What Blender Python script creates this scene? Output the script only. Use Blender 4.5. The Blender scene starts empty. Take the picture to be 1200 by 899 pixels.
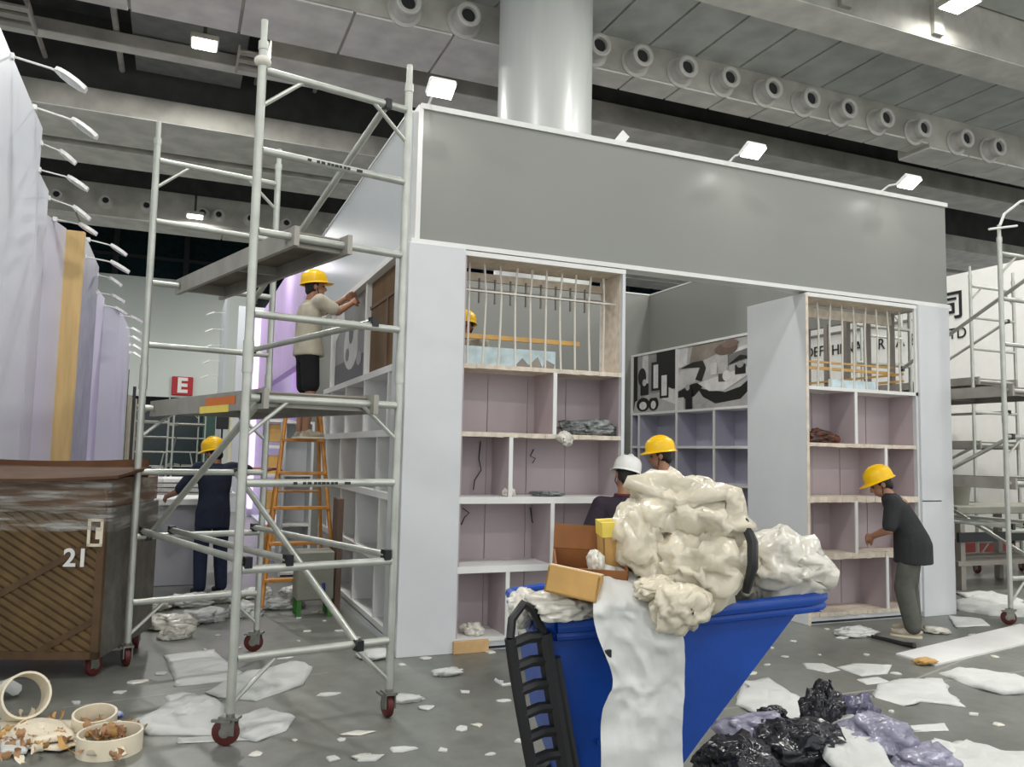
import bpy, bmesh, math, random
from mathutils import Vector, Matrix, noise, Euler
random.seed(7)
sc = bpy.context.scene
C = sc.collection
PI = math.pi
def R(d): return math.radians(d)

# ------------------------------------------------------------------ camera, world, big lights, exposure
F_PX = 947.48
CAMR = Matrix(((0.92436, -0.05279, -0.37783), (-0.38089, -0.07107, -0.92189), (0.02182, 0.99607, -0.08580)))
def _ortho(m):
    x = m.col[0].normalized(); y = m.col[1]; y = (y - x * x.dot(y)).normalized(); z = x.cross(y)
    return Matrix((x, y, z)).transposed()
CAM_O = Vector((0, 0, 1.6))
VPX = Vector((2903 - 600, -(581 - 449.5), -F_PX)).normalized()
VPY = Vector((206 - 600, -(523 - 449.5), -F_PX)).normalized()
VPZ = VPX.cross(VPY)
CAMR = _ortho(Matrix((VPX, VPY, VPZ)))
cd = bpy.data.cameras.new('camera'); cam = bpy.data.objects.new('camera', cd); C.objects.link(cam)
cam.matrix_world = Matrix.Translation(CAM_O) @ CAMR.to_4x4()
cd.sensor_width = 36; cd.lens = F_PX / 1200 * 36; cd.clip_end = 300; cd.clip_start = 0.05
sc.camera = cam
def at(px, py, d):                     # photo pixel + distance along the view axis -> world point
    return CAM_O + CAMR @ Vector(((px - 600) / F_PX * d, -(py - 449.5) / F_PX * d, -d))
def ground(px, py, z=0.0):
    r = CAMR @ Vector((px - 600, -(py - 449.5), -F_PX)); t = (z - CAM_O.z) / r.z
    return CAM_O + r * t

w = bpy.data.worlds.new('hall_air'); sc.world = w; w.use_nodes = True
w.node_tree.nodes['Background'].inputs[0].default_value = (0.98, 1.0, 1.0, 1)
w.node_tree.nodes['Background'].inputs[1].default_value = 1.45
vs = sc.view_settings
vs.view_transform = 'Standard'; vs.look = 'None'; vs.gamma = 1.0; vs.use_curve_mapping = False
vs.exposure = -0.08

FILL_LAMPS = [(x, y) for y in (-6, 1.5, 8) for x in (-7, 1, 9, 17)] + [(11.6, 8.7)]  # unseen fill lamps added overhead; the last brightens the lettered wall
LAMP_W = 235.0
def area(name, loc, size, power, rot=(0, 0, 0), col=(1, .98, .95)):
    l = bpy.data.lights.new(name, 'AREA'); l.energy = power; l.size = size; l.color = col; l.shape = 'DISK'
    o = bpy.data.objects.new(name, l); C.objects.link(o); o.location = loc; o.rotation_euler = rot
    return o
for x, y in FILL_LAMPS:
    area('hall_or_fill_light', (x, y, 9.78), 1.0, LAMP_W)

# ------------------------------------------------------------------ materials
def lin(c):
    if isinstance(c, str):
        c = [int(c[i:i + 2], 16) / 255 for i in (0, 2, 4)]
        c = [(v / 12.92 if v <= .04045 else ((v + .055) / 1.055) ** 2.4) for v in c]
    return c
MATS = {}
def pm(name, col, rough=.6, metal=0, var=.10, scale=4, bump=0, bscale=40, emit=0, trans=0, alpha=1, spec=.5, col2=None, detail=4, stretch=None, sss=0):
    if name in MATS: return MATS[name]
    m = bpy.data.materials.new(name); m.use_nodes = True
    nt = m.node_tree; b = nt.nodes['Principled BSDF']
    col = lin(col)
    tc = nt.nodes.new('ShaderNodeTexCoord'); mp = nt.nodes.new('ShaderNodeMapping')
    nt.links.new(tc.outputs['Object'], mp.inputs[0])
    if stretch: mp.inputs['Scale'].default_value = stretch
    nz = nt.nodes.new('ShaderNodeTexNoise'); nz.inputs['Scale'].default_value = scale; nz.inputs['Detail'].default_value = detail
    nt.links.new(mp.outputs[0], nz.inputs[0])
    rp = nt.nodes.new('ShaderNodeValToRGB')
    a = lin(col2) if col2 else [v * (1 - var) for v in col]
    c2 = col if col2 else [min(1, v * (1 + var)) for v in col]
    rp.color_ramp.elements[0].position = .35; rp.color_ramp.elements[1].position = .65
    rp.color_ramp.elements[0].color = (*a, 1); rp.color_ramp.elements[1].color = (*c2, 1)
    nt.links.new(nz.outputs[0], rp.inputs[0]); nt.links.new(rp.outputs[0], b.inputs['Base Color'])
    b.inputs['Roughness'].default_value = rough; b.inputs['Metallic'].default_value = metal
    b.inputs['Specular IOR Level'].default_value = spec
    if trans: b.inputs['Transmission Weight'].default_value = trans
    if alpha < 1: b.inputs['Alpha'].default_value = alpha
    if sss:
        b.inputs['Subsurface Weight'].default_value = sss; b.inputs['Subsurface Radius'].default_value = (.08, .07, .05)
    if emit:
        b.inputs['Emission Color'].default_value = (*col, 1); b.inputs['Emission Strength'].default_value = emit
    if bump:
        n2 = nt.nodes.new('ShaderNodeTexNoise'); n2.inputs['Scale'].default_value = bscale; n2.inputs['Detail'].default_value = 5
        nt.links.new(mp.outputs[0], n2.inputs[0])
        bp = nt.nodes.new('ShaderNodeBump'); bp.inputs['Strength'].default_value = bump; bp.inputs['Distance'].default_value = .02
        nt.links.new(n2.outputs[0], bp.inputs['Height']); nt.links.new(bp.outputs[0], b.inputs['Normal'])
    MATS[name] = m
    return m

def film(name, col, rough=.3, sss=.0, trans=0, var=.08, strength=.7, scale=7, spec=.5, alpha=1):
    m = pm(name, col, rough, var=var, scale=5, sss=sss, trans=trans, spec=spec, alpha=alpha)
    nt = m.node_tree; b = nt.nodes['Principled BSDF']
    tc = nt.nodes.new('ShaderNodeTexCoord'); wn = nt.nodes.new('ShaderNodeTexNoise'); wn.inputs['Scale'].default_value = 3
    nt.links.new(tc.outputs['Object'], wn.inputs[0])
    ad = nt.nodes.new('ShaderNodeVectorMath'); ad.operation = 'MULTIPLY_ADD'; ad.inputs[1].default_value = (.25, .25, .25)
    nt.links.new(wn.outputs[1], ad.inputs[0]); nt.links.new(tc.outputs['Object'], ad.inputs[2])
    h = None
    for sc_, w_ in ((scale, 1.0), (scale * 2.7, .45)):
        v = nt.nodes.new('ShaderNodeTexVoronoi'); v.feature = 'F1'; v.inputs['Scale'].default_value = sc_
        nt.links.new(ad.outputs[0], v.inputs['Vector'])
        mu = nt.nodes.new('ShaderNodeMath'); mu.operation = 'MULTIPLY_ADD'; mu.inputs[1].default_value = w_
        nt.links.new(v.outputs['Distance'], mu.inputs[0])
        if h is not None: nt.links.new(h, mu.inputs[2])
        else: mu.inputs[2].default_value = 0
        h = mu.outputs[0]
    bp = nt.nodes.new('ShaderNodeBump'); bp.inputs['Strength'].default_value = strength; bp.inputs['Distance'].default_value = .05
    nt.links.new(h, bp.inputs['Height']); nt.links.new(bp.outputs[0], b.inputs['Normal'])
    return m
def floor_mat():
    m = bpy.data.materials.new('polished_concrete'); m.use_nodes = True; nt = m.node_tree; b = nt.nodes['Principled BSDF']
    tc = nt.nodes.new('ShaderNodeTexCoord')
    def nz(s, d, r):
        n = nt.nodes.new('ShaderNodeTexNoise'); n.inputs['Scale'].default_value = s; n.inputs['Detail'].default_value = d
        n.inputs['Roughness'].default_value = r; nt.links.new(tc.outputs['Object'], n.inputs[0]); return n
    n1 = nz(.55, 6, .6); n2 = nz(9, 8, .7)
    mx = nt.nodes.new('ShaderNodeMix'); mx.data_type = 'FLOAT'; mx.inputs[0].default_value = .35
    nt.links.new(n1.outputs[0], mx.inputs[2]); nt.links.new(n2.outputs[0], mx.inputs[3])
    rp = nt.nodes.new('ShaderNodeValToRGB'); e = rp.color_ramp.elements
    e[0].position = .32; e[0].color = (*lin('5a5c57'), 1); e[1].position = .66; e[1].color = (*lin('82847d'), 1)
    nt.links.new(mx.outputs[0], rp.inputs[0]); nt.links.new(rp.outputs[0], b.inputs['Base Color'])
    rr = nt.nodes.new('ShaderNodeMapRange'); rr.inputs[3].default_value = .22; rr.inputs[4].default_value = .5
    nt.links.new(n1.outputs[0], rr.inputs[0]); nt.links.new(rr.outputs[0], b.inputs['Roughness'])
    bp = nt.nodes.new('ShaderNodeBump'); bp.inputs['Strength'].default_value = .08; nt.links.new(n2.outputs[0], bp.inputs['Height']); nt.links.new(bp.outputs[0], b.inputs['Normal'])
    return m
M_FLOOR = floor_mat()
M_WHITE = pm('white_laminate', 'd0d3d5', .45, var=.03, scale=2)
M_WHITE2 = pm('white_board_edge', 'e2e2df', .5, var=.03)
M_EDGE = pm('raw_board_edge', 'd5c9b8', .7, var=.12, scale=14)
M_MAUVE = pm('mauve_back_board', 'b5a8ac', .55, var=.05, scale=1.5)
M_MAUVE2 = pm('lilac_back_board', 'a8a7b8', .5, var=.05, scale=1.5)
M_GREY = pm('grey_fascia', '868882', .36, var=.03, scale=.7)
M_ALU = pm('aluminium_tube', 'b9bcb4', .42, metal=.55, var=.10, scale=6)
M_ALU_D = pm('deck_aluminium', '9b9890', .5, metal=.3, var=.10, scale=6)
M_PLY = pm('deck_plywood', '6b655c', .8, var=.2, scale=5)
M_BLACK = pm('black_plastic', '17181a', .4, var=.2)
M_RUB = pm('maroon_wheel', '521c18', .5, var=.15, scale=20)
M_STEEL = pm('zinc_steel', '8a8b84', .4, metal=.8, var=.15, scale=20)
M_CONC = pm('beam_concrete', 'b3b1a8', .85, var=.2, scale=1.3, bump=.2, detail=7)
M_CONCL = pm('beam_soffit_paint', 'e0dfd8', .8, var=.12, scale=1.6, bump=.15)
M_CONCD = pm('dark_ceiling', '4c4d4b', .9, var=.15, scale=2)
M_DUCT = pm('duct_panel', 'c6c9c6', .55, metal=.1, var=.12, scale=1.5)
M_NOZ = pm('nozzle_grey', 'c2c0ba', .55, var=.05, scale=5)
M_HOLE = pm('nozzle_dark', '2a2b2c', .8)
M_COL = pm('column_steel', 'c9ccc8', .33, metal=.08, var=.05, scale=3, stretch=(1, 1, .15))
M_LAMP = pm('lamp_glow', (1, .99, .96), emit=14, var=0)
M_LAMPW = pm('lamp_white', 'e8e8e4', .5, var=.03)
M_TEXTB = pm('black_letter', '1d1e22', .5)
M_REDSIGN = pm('red_sign', 'b3202a', .5, var=.05)
M_YEL = pm('yellow_helmet', 'f7c400', .32, var=.03)
M_WHEL = pm('white_helmet', 'e9e9e4', .3, var=.02)
M_SKIN = pm('skin', 'a3765c', .55, var=.07, scale=9, sss=.05)
M_HAIR = pm('black_hair', '1b1716', .6, var=.3, scale=60)
M_BSHIRT = pm('black_cotton', '2a2b2d', .9, var=.12, scale=12, bump=.4, bscale=14)
M_GTROU = pm('grey_trousers', '55564f', .9, var=.12, scale=10, bump=.4, bscale=12)
M_NAVY = pm('navy_cotton', '1b2436', .9, var=.12, scale=12, bump=.4, bscale=14)
M_JEAN = pm('dark_jeans', '1d2740', .9, var=.15, scale=12, bump=.3)
M_BEIGE = pm('beige_cotton', 'bfb8a4', .9, var=.08, scale=10, bump=.4, bscale=12)
M_BLKSH = pm('black_shorts', '16161a', .9, var=.15)
M_PURSH = pm('plum_shirt', '2e2430', .9, var=.2, scale=8, bump=.3)
M_SHOE = pm('shoe_tan', 'a89f8d', .8, var=.15, scale=20)
M_SHOED = pm('shoe_dark', '26262a', .8, var=.15, scale=20)
M_ORANGE = pm('orange_ladder_wood', 'c9893a', .5, var=.15, scale=12)
M_BLUE = pm('blue_polyethylene', '0d45a0', .42, var=.12, scale=5, bump=.05)
M_BAG = film('cream_plastic_film', 'd8d0bb', .24, sss=.2, scale=9, strength=.15)
M_BAG2 = film('pale_plastic_film', 'd9d6cb', .24, sss=.2, scale=9, strength=.15)
M_SHEET = film('white_foam_sheet', 'c9cbc8', .55, scale=3.2, strength=.35, var=.03)
M_PAPER = film('white_paper', 'c6c8c4', .7, scale=4, strength=.25, var=.04)
M_CARD = pm('brown_cardboard', '8a5a32', .8, var=.12, scale=8)
M_CARDL = pm('tan_cardboard', 'c29a5c', .8, var=.10, scale=8)
M_TAPE = pm('yellow_tape', 'e9d25c', .5, var=.08)
M_BBAG = film('black_bin_bag', '202127', .22, var=.2, scale=9, strength=.25)
M_GBAG = film('grey_violet_film', '8e8da0', .25, var=.25, scale=9, strength=.25)
M_CREAM = pm('cream_tape_core', 'e0d6bf', .65, var=.05)
M_SCRAP = pm('brown_scrap', 'b08a66', .8, var=.25, scale=12, bump=.3)
M_CRATE = pm('crate_boards', '58422a', .7, var=.2, scale=7)
M_CRATE2 = pm('crate_slat', '66502f', .65, var=.18, scale=7)
M_CRFR = pm('crate_steel_frame', '6d6a62', .5, metal=.5, var=.2, scale=9)
M_WRAP = pm('stretch_wrap', 'cfd0ca', .15, var=.1, bump=.9, bscale=9, alpha=.26, spec=.8, stretch=(1, 1, 6))
_nt = M_WRAP.node_tree; _n = _nt.nodes.new('ShaderNodeTexNoise'); _n.inputs['Scale'].default_value = 5; _n.inputs['Detail'].default_value = 6
_m = _nt.nodes.new('ShaderNodeMapping'); _m.inputs['Scale'].default_value = (.5, .5, 5); _m.inputs['Rotation'].default_value = (0, .2, 0); _t = _nt.nodes.new('ShaderNodeTexCoord')
_nt.links.new(_t.outputs['Object'], _m.inputs[0]); _nt.links.new(_m.outputs[0], _n.inputs[0])
_r = _nt.nodes.new('ShaderNodeMapRange'); _r.inputs[1].default_value = .45; _r.inputs[2].default_value = .75; _r.inputs[3].default_value = .07; _r.inputs[4].default_value = .75
_nt.links.new(_n.outputs[0], _r.inputs[0]); _nt.links.new(_r.outputs[0], _nt.nodes['Principled BSDF'].inputs['Alpha'])
M_PURP = pm('lilac_wall', 'd6bdea', .6, var=.04)
M_PURPG = pm('purple_light', (.88, .68, 1.0), emit=1.1, var=0)
M_LEFTW = pm('booth_white', 'cfd4d8', .5, var=.03, scale=.8)
M_LEFTL = pm('booth_lilac_white', 'd2d4dc', .5, var=.03, scale=.8)
M_WOOD = pm('raw_wood_end', 'd2b27a', .7, var=.12, scale=3, stretch=(3, 3, .3))
M_GREYP = pm('grey_wrapped_panel', '8f949b', .35, var=.15, scale=4)
M_FARW = pm('far_wall_pale', 'cfd6d0', .7, var=.03, scale=.4)
M_DARKG = pm('dark_green_glass', '16282c', .2, var=.2)
M_DARK = pm('dark_gap', '2a2d2e', .8)
M_GRN = pm('green_door', '2f4f45', .6)
M_BROWNP = pm('brown_plywood', '6e5436', .75, var=.2, scale=3, stretch=(1, 1, .3))
M_ROD = pm('clear_tube', 'e6e2d8', .12, var=.04, trans=.3)
M_GOLD = pm('pine_rail', 'c99f5a', .6, var=.1)
M_STUD = pm('grey_stud', '8b867e', .7, var=.12)
M_LBLUE = pm('pale_print_strip', 'b9ccd2', .5, var=.18, scale=9)
M_MACH = pm('beige_machine', '86867a', .5, var=.08)
M_BRSLAB = pm('brown_slab', '6b5648', .7, var=.12)
M_COUNT = pm('grey_counter', 'a9a9b0', .5, var=.04)
M_MAROON = pm('maroon_sign', '5a1f26', .5)
M_GREENE = pm('green_edge', '3f7a35', .7)
M_TILEP = film('bundle_film', '868a88', .25, var=.35, scale=10, strength=.9)

# ------------------------------------------------------------------ mesh builder
class B:
    def __init__(s): s.v = []; s.f = []; s.m = []; s.mi = 0
    def add(s, vs, fs):
        o = len(s.v); s.v += [Vector(p) for p in vs]
        for f in fs: s.f.append(tuple(i + o for i in f)); s.m.append(s.mi)
        return s
    def box(s, a, b, mat=None):
        x0, y0, z0 = a; x1, y1, z1 = b
        vs = [Vector(p) for p in ((x0, y0, z0), (x1, y0, z0), (x1, y1, z0), (x0, y1, z0), (x0, y0, z1), (x1, y0, z1), (x1, y1, z1), (x0, y1, z1))]
        if mat: vs = [mat @ p for p in vs]
        return s.add(vs, [(3, 2, 1, 0), (4, 5, 6, 7), (0, 1, 5, 4), (1, 2, 6, 5), (2, 3, 7, 6), (3, 0, 4, 7)])
    def bbox(s, a, b, bev=.01, mat=None):            # box with chamfered edges
        bm = bmesh.new(); bmesh.ops.create_cube(bm, size=1)
        a = Vector(a); b = Vector(b)
        for v in bm.verts: v.co = Vector(((a[i] + b[i]) / 2 + v.co[i] * (b[i] - a[i]) for i in range(3)))
        bmesh.ops.bevel(bm, geom=bm.edges[:], offset=bev, segments=1, affect='EDGES')
        vs = [(mat @ v.co if mat else v.co.copy()) for v in bm.verts]; bm.verts.index_update()
        fs = [tuple(v.index for v in f.verts) for f in bm.faces]; bm.free()
        return s.add(vs, fs)
    def tube(s, p, q, r, n=10, r2=None, cap=True):
        p = Vector(p); q = Vector(q); r2 = r if r2 is None else r2
        d = (q - p).normalized(); a = d.orthogonal().normalized(); b = d.cross(a)
        vs = []
        for c, rr in ((p, r), (q, r2)):
            for i in range(n): t = 2 * PI * i / n; vs.append(c + (a * math.cos(t) + b * math.sin(t)) * rr)
        fs = [(i, (i + 1) % n, n + (i + 1) % n, n + i) for i in range(n)]
        if cap: fs += [tuple(range(n - 1, -1, -1)), tuple(range(n, 2 * n))]
        return s.add(vs, fs)
    def path(s, pts, r, n=8):
        pts = [Vector(p) for p in pts]; rs = r if isinstance(r, (list, tuple)) else [r] * len(pts)
        vs = []; a = None
        for i, p in enumerate(pts):
            d = (pts[min(i + 1, len(pts) - 1)] - pts[max(i - 1, 0)]).normalized()
            a = d.orthogonal().normalized() if a is None else (a - d * a.dot(d)).normalized()
            b = d.cross(a)
            for k in range(n): t = 2 * PI * k / n; vs.append(p + (a * math.cos(t) + b * math.sin(t)) * rs[i])
        fs = []
        for i in range(len(pts) - 1):
            for k in range(n): fs.append((i * n + k, i * n + (k + 1) % n, (i + 1) * n + (k + 1) % n, (i + 1) * n + k))
        fs += [tuple(range(n - 1, -1, -1)), tuple(range((len(pts) - 1) * n, len(pts) * n))]
        return s.add(vs, fs)
    def lathe(s, prof, n=24, mat=None):              # (r, z) profile about z
        vs = []
        for r, z in prof:
            for i in range(n): t = 2 * PI * i / n; vs.append(Vector((r * math.cos(t), r * math.sin(t), z)))
        if mat: vs = [mat @ p for p in vs]
        fs = []
        for j in range(len(prof) - 1):
            for i in range(n): fs.append((j * n + i, j * n + (i + 1) % n, (j + 1) * n + (i + 1) % n, (j + 1) * n + i))
        return s.add(vs, fs)
    def ell(s, c, r, n=14, m=9, mat=None):
        c = Vector(c); vs = []
        for j in range(m + 1):
            ph = PI * j / m
            for i in range(n):
                t = 2 * PI * i / n
                vs.append(Vector((r[0] * math.sin(ph) * math.cos(t), r[1] * math.sin(ph) * math.sin(t), r[2] * math.cos(ph))))
        vs = [(c + (mat @ p if mat else p)) for p in vs]
        fs = []
        for j in range(m):
            for i in range(n): fs.append((j * n + i, (j + 1) * n + i, (j + 1) * n + (i + 1) % n, j * n + (i + 1) % n))
        return s.add(vs, fs)
    def cap(s, p, q, r1, r2, n=12):                  # tapered capsule
        p = Vector(p); q = Vector(q); d = (q - p)
        if d.length < 1e-5: d = Vector((0, 0, 1e-4))
        u = d.normalized(); a = u.orthogonal().normalized(); b = u.cross(a); vs = []; k = 4; rings = []
        for j in range(k + 1):
            t = PI / 2 * j / k; rings.append((p - u * r1 * math.cos(t), r1 * math.sin(t)))
        for j in range(k + 1):
            t = PI / 2 * j / k; rings.append((q + u * r2 * math.sin(t), r2 * math.cos(t)))
        for c, r in rings:
            for i in range(n): t = 2 * PI * i / n; vs.append(c + (a * math.cos(t) + b * math.sin(t)) * max(r, 1e-4))
        fs = []
        for j in range(len(rings) - 1):
            for i in range(n): fs.append((j * n + i, j * n + (i + 1) % n, (j + 1) * n + (i + 1) % n, (j + 1) * n + i))
        return s.add(vs, fs)
    def loft(s, rings, n=18):                        # rings: (center, ax, ay) half axes in x,y
        vs = []
        for c, ax, ay in rings:
            c = Vector(c)
            for i in range(n): t = 2 * PI * i / n; vs.append(c + Vector((ax * math.cos(t), ay * math.sin(t), 0)))
        fs = []
        for j in range(len(rings) - 1):
            for i in range(n): fs.append((j * n + i, j * n + (i + 1) % n, (j + 1) * n + (i + 1) % n, (j + 1) * n + i))
        fs += [tuple(range(n - 1, -1, -1)), tuple(range((len(rings) - 1) * n, len(rings) * n))]
        return s.add(vs, fs)
    def prism(s, poly, d, org, ux, uy):              # 2-D polygon extruded along ux x uy by d
        org = Vector(org); ux = Vector(ux); uy = Vector(uy); nn = ux.cross(uy).normalized() * d
        n = len(poly); vs = [org + ux * a + uy * b for a, b in poly]; vs += [p + nn for p in vs]
        fs = [tuple(range(n - 1, -1, -1)), tuple(range(n, 2 * n))] + [(i, (i + 1) % n, n + (i + 1) % n, n + i) for i in range(n)]
        return s.add(vs, fs)
    def grid(s, fn, nu, nv, thick=0):
        vs = [fn(i / nu, j / nv) for j in range(nv + 1) for i in range(nu + 1)]
        W_ = nu + 1
        fs = [(j * W_ + i, j * W_ + i + 1, (j + 1) * W_ + i + 1, (j + 1) * W_ + i) for j in range(nv) for i in range(nu)]
        return s.add(vs, fs)
    def build(s, name, mat, parent=None, smooth=False, world=True, base=True, tri=False):
        me = bpy.data.meshes.new(name)
        off = Vector((0, 0, 0))
        if parent is not None and world: off = wloc(parent)
        elif parent is None and base and s.v:
            xs = [p.x for p in s.v]; ys = [p.y for p in s.v]; zs = [p.z for p in s.v]
            off = Vector(((min(xs) + max(xs)) / 2, (min(ys) + max(ys)) / 2, min(zs)))
        me.from_pydata([tuple(p - off) for p in s.v], [], s.f)
        mats = mat if isinstance(mat, (list, tuple)) else [mat]
        for m in mats: me.materials.append(m)
        if len(mats) > 1: me.polygons.foreach_set('material_index', s.m)
        if smooth: me.polygons.foreach_set('use_smooth', [True] * len(me.polygons))
        me.update()
        if smooth == 'auto' or smooth is True:
            try: me.set_sharp_from_angle(angle=R(40))
            except Exception: pass
        o = bpy.data.objects.new(name, me); C.objects.link(o)
        if parent is not None: o.parent = parent
        else: o.location = off
        return o
LOC = {}
def wloc(o):
    l = Vector(o.location)
    while o.parent is not None: o = o.parent; l += Vector(o.location)
    return l
def tag(o, label=None, cat=None, group=None, kind=None):
    if label: o['label'] = label
    if cat: o['category'] = cat
    if group: o['group'] = group
    if kind: o['kind'] = kind
    return o
def thing(name, label, cat, loc=(0, 0, 0), rz=0, group=None):
    o = bpy.data.objects.new(name, None); C.objects.link(o); o.location = loc; o.rotation_euler = (0, 0, rz)
    o.empty_display_size = .1
    return tag(o, label, cat, group)
def struct(o): o['kind'] = 'structure'; return o
def copy_tree(o, parent=None):
    c = o.copy(); C.objects.link(c); c.parent = parent
    for ch in list(o.children): copy_tree(ch, c)
    return c
def text(name, body, size, mat, org, ux, uy, parent=None, ext=.004, bold=0, align='CENTER'):
    cu = bpy.data.curves.new(name, 'FONT'); cu.body = body; cu.size = size; cu.extrude = ext; cu.offset = bold; cu.align_x = align; cu.align_y = 'CENTER'
    t = bpy.data.objects.new(name, cu); C.objects.link(t)
    bpy.context.view_layer.update()
    me = bpy.data.meshes.new_from_object(t.evaluated_get(bpy.context.evaluated_depsgraph_get()))
    bpy.data.objects.remove(t); ux = Vector(ux).normalized(); uy = Vector(uy).normalized(); un = ux.cross(uy)
    b = B(); org = Vector(org)
    b.add([org + ux * v.co.x + uy * v.co.y + un * v.co.z for v in me.vertices], [tuple(p.vertices) for p in me.polygons])
    bpy.data.meshes.remove(me)
    return b.build(name, mat, parent)
def simple(name, mat, fn, label, cat, group=None, smooth=False):
    b = B(); fn(b); return tag(b.build(name, mat, smooth=smooth), label, cat, group)
def part(name, mat, parent, fn, smooth=False, world=True):
    b = B(); fn(b); return b.build(name, mat, parent, smooth, world)

# ------------------------------------------------------------------ hall shell
struct(B().box((-30, -14, -.2), (45, 48, 0)).build('floor', M_FLOOR))
for i, (p, q) in enumerate((((-.55, 5.72), (1.1, 6.02)), ((1.9, 4.38), (8.8, 4.45)), ((3.6, 4.0), (8.3, 5.6)))):
    p = Vector((*p, .0008)); q = Vector((*q, .0008)); d = (q - p).normalized(); n_ = Vector((-d.y, d.x, 0)) * .006
    struct(B().add([p - n_, q - n_, q + n_, p + n_], [(0, 1, 2, 3)]).build('trim_%d' % (i + 1), pm('floor_joint', 'a5a69e', .6)))
struct(B().box((-30, -14, 12.6), (45, 48, 12.9)).build('ceiling', M_CONCD))
def beam(name, y0, y1, zb, zt, x0=-30, x1=45, web=True, mat=M_CONC, panels=0, offs=0):
    o = struct(B().box((x0, y0, zb + .02), (x1, y1, zt)).build(name, mat))
    if panels:
        x = x0 + offs
        while x < x1 - .1:
            xe = min(x + panels, x1)
            B().box((x + .03, y0 + .0, zb - .02), (xe - .03, y1, zb + .03)).build('panel', M_CONCL, o)
            x = xe
    else:
        B().box((x0, y0 + .01, zb), (x1, y1 - .01, zb + .03)).build('panel', M_CONCL, o)
    if web: B().box((x0, y0 + .25, zt), (x1, y1 - .25, 12.6)).build('web', M_CONCD, o)
    return o
beam('ceiling_beam', 11.15, 11.95, 10.0, 12.6, web=False)
bm_ = [o for o in C.objects if o.name == 'ceiling_beam'][0]
for x in (3.5, 7.6, 11.2, 13.6, 17.5): B().box((x - .13, 11.06, 10.1), (x + .13, 11.16, 12.6)).build('pilaster', M_CONC, bm_)
so = struct(B().box((-30, 11.95, 10.36), (45, 14.2, 10.5)).build('ceiling_duct', M_DUCT))
x = 3.0
while x < 26:
    B().box((x + .02, 11.96, 10.30), (x + 1.13, 14.19, 10.37)).build('panel', M_DUCT, so); x += 1.17
beam('ceiling_beam', 14.2, 15.85, 9.55, 10.9, -30, 7.2, panels=1.9, offs=.3)
beam('ceiling_beam', 14.2, 14.85, 9.55, 10.9, 7.2, 17.0, panels=1.17, offs=.1)
beam('ceiling_beam', 14.2, 15.15, 9.45, 10.9, 17.0, 45, panels=1.4)
beam('ceiling_beam', 17.5, 18.7, 10.0, 10.55, 1.45)
beam('ceiling_beam', 20.3, 20.7, 10.9, 11.2, web=False)
beam('ceiling_beam', 22.4, 24.75, 10.0, 10.6)
beam('ceiling_beam', 25.25, 26.8, 10.0, 10.5)
beam('ceiling_beam', 31.0, 32.5, 9.55, 10.7, panels=2.4)
# lighter ceiling strips and service pipes running into the hall
struct(B().box((-1.45, 15.9, 11.25), (1.1, 22.35, 11.35)).build('ceiling_panel', pm('ceiling_strip', '80827f', .7, var=.12, scale=3)))
struct(B().box((12.2, 4.5, 11.0), (16.5, 11.1, 11.1)).build('ceiling_panel', M_DUCT))
struct(B().box((8.5, 15.0, 11.6), (11.0, 17.4, 11.7)).build('ceiling_panel', M_CONC))
pipes = [(-3.55, 10.9, .06), (-1.8, 10.9, .07), (1.5, 11.2, .05), (3.1, 11.3, .06), (5.2, 11.3, .05), (-5.0, 10.8, .05), (9.8, 11.3, .05), (14.5, 11.2, .07), (19.5, 11.2, .06)]
for k, (x, z, r) in enumerate(pipes):
    b = B().tube((x, 18.46, z + .4), (x, 22.64, z + .4), r)
    tag(b.build('service_pipe', M_CONC, smooth=True), 'thin grey service pipe running between the ceiling beams', 'pipe', 'service pipes under the ceiling')
for k, x in enumerate((-4.4, 1.9, 4.1, 7.6, 12.2)):
    b = B()
    for y in (19.1, 19.5, 19.9): b.box((x - 1.0, y, 10.75), (x + 1.0, y + .22, 10.8))
    b.box((x - 1.05, 19.0, 10.7), (x - 1.0, 20.2, 10.85)); b.box((x + 1.0, 19.0, 10.7), (x + 1.05, 20.2, 10.85))
    tag(b.build('ceiling_grille', M_CONC), 'dark slatted grille hung between two ceiling beams', 'grille', 'ceiling grilles')

# hall nozzles on the long beam
NOZ = [(3.51, 9.80), (4.68, 9.83), (7.49, 9.86), (8.49, 9.85), (9.60, 9.84), (10.70, 9.84), (11.86, 9.82), (12.95, 9.80), (14.06, 9.77), (15.23, 9.76), (16.46, 9.73), (17.92, 9.72), (19.09, 9.70)]
def nozzle(x, y, z, s=1.0, grp='round air nozzles along the long ceiling beam', lab='round grey air nozzle sticking out of the long ceiling beam'):
    t = thing('air_nozzle', lab, 'air nozzle', (x, y, z), 0, grp)
    m = Matrix.Translation((0, .36 * s, 0)) @ Matrix.Rotation(PI / 2, 4, 'X')
    b = B(); b.lathe([(.27 * s, .02), (.25 * s, .12 * s), (.21 * s, .2 * s), (.24 * s, .22 * s), (.25 * s, .30 * s), (.24 * s, .36 * s), (.20 * s, .38 * s), (.15 * s, .36 * s), (.125 * s, .22 * s), (.0, .2 * s)], 20, m)
    b.build('barrel', M_NOZ, t, True, False)
    b = B(); b.lathe([(.135 * s, .30 * s), (.0, .31 * s)], 16, m); b.build('mouth', M_HOLE, t, False, False)
    b = B(); b.lathe([(.32 * s, -.01), (.33 * s, .03 * s), (.26 * s, .05 * s)], 20, m); b.build('flange', M_NOZ, t, True, False)
    return t
for x, z in NOZ: nozzle(x, 13.84, z)
for x in (-4.2, -2.7, -1.4, .45, 1.0, 2.1, 3.4, 5.0): nozzle(x, 30.72, 10.05, .75, 'small nozzles on the far ceiling beam', 'small dark air nozzle on the far ceiling beam')

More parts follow.
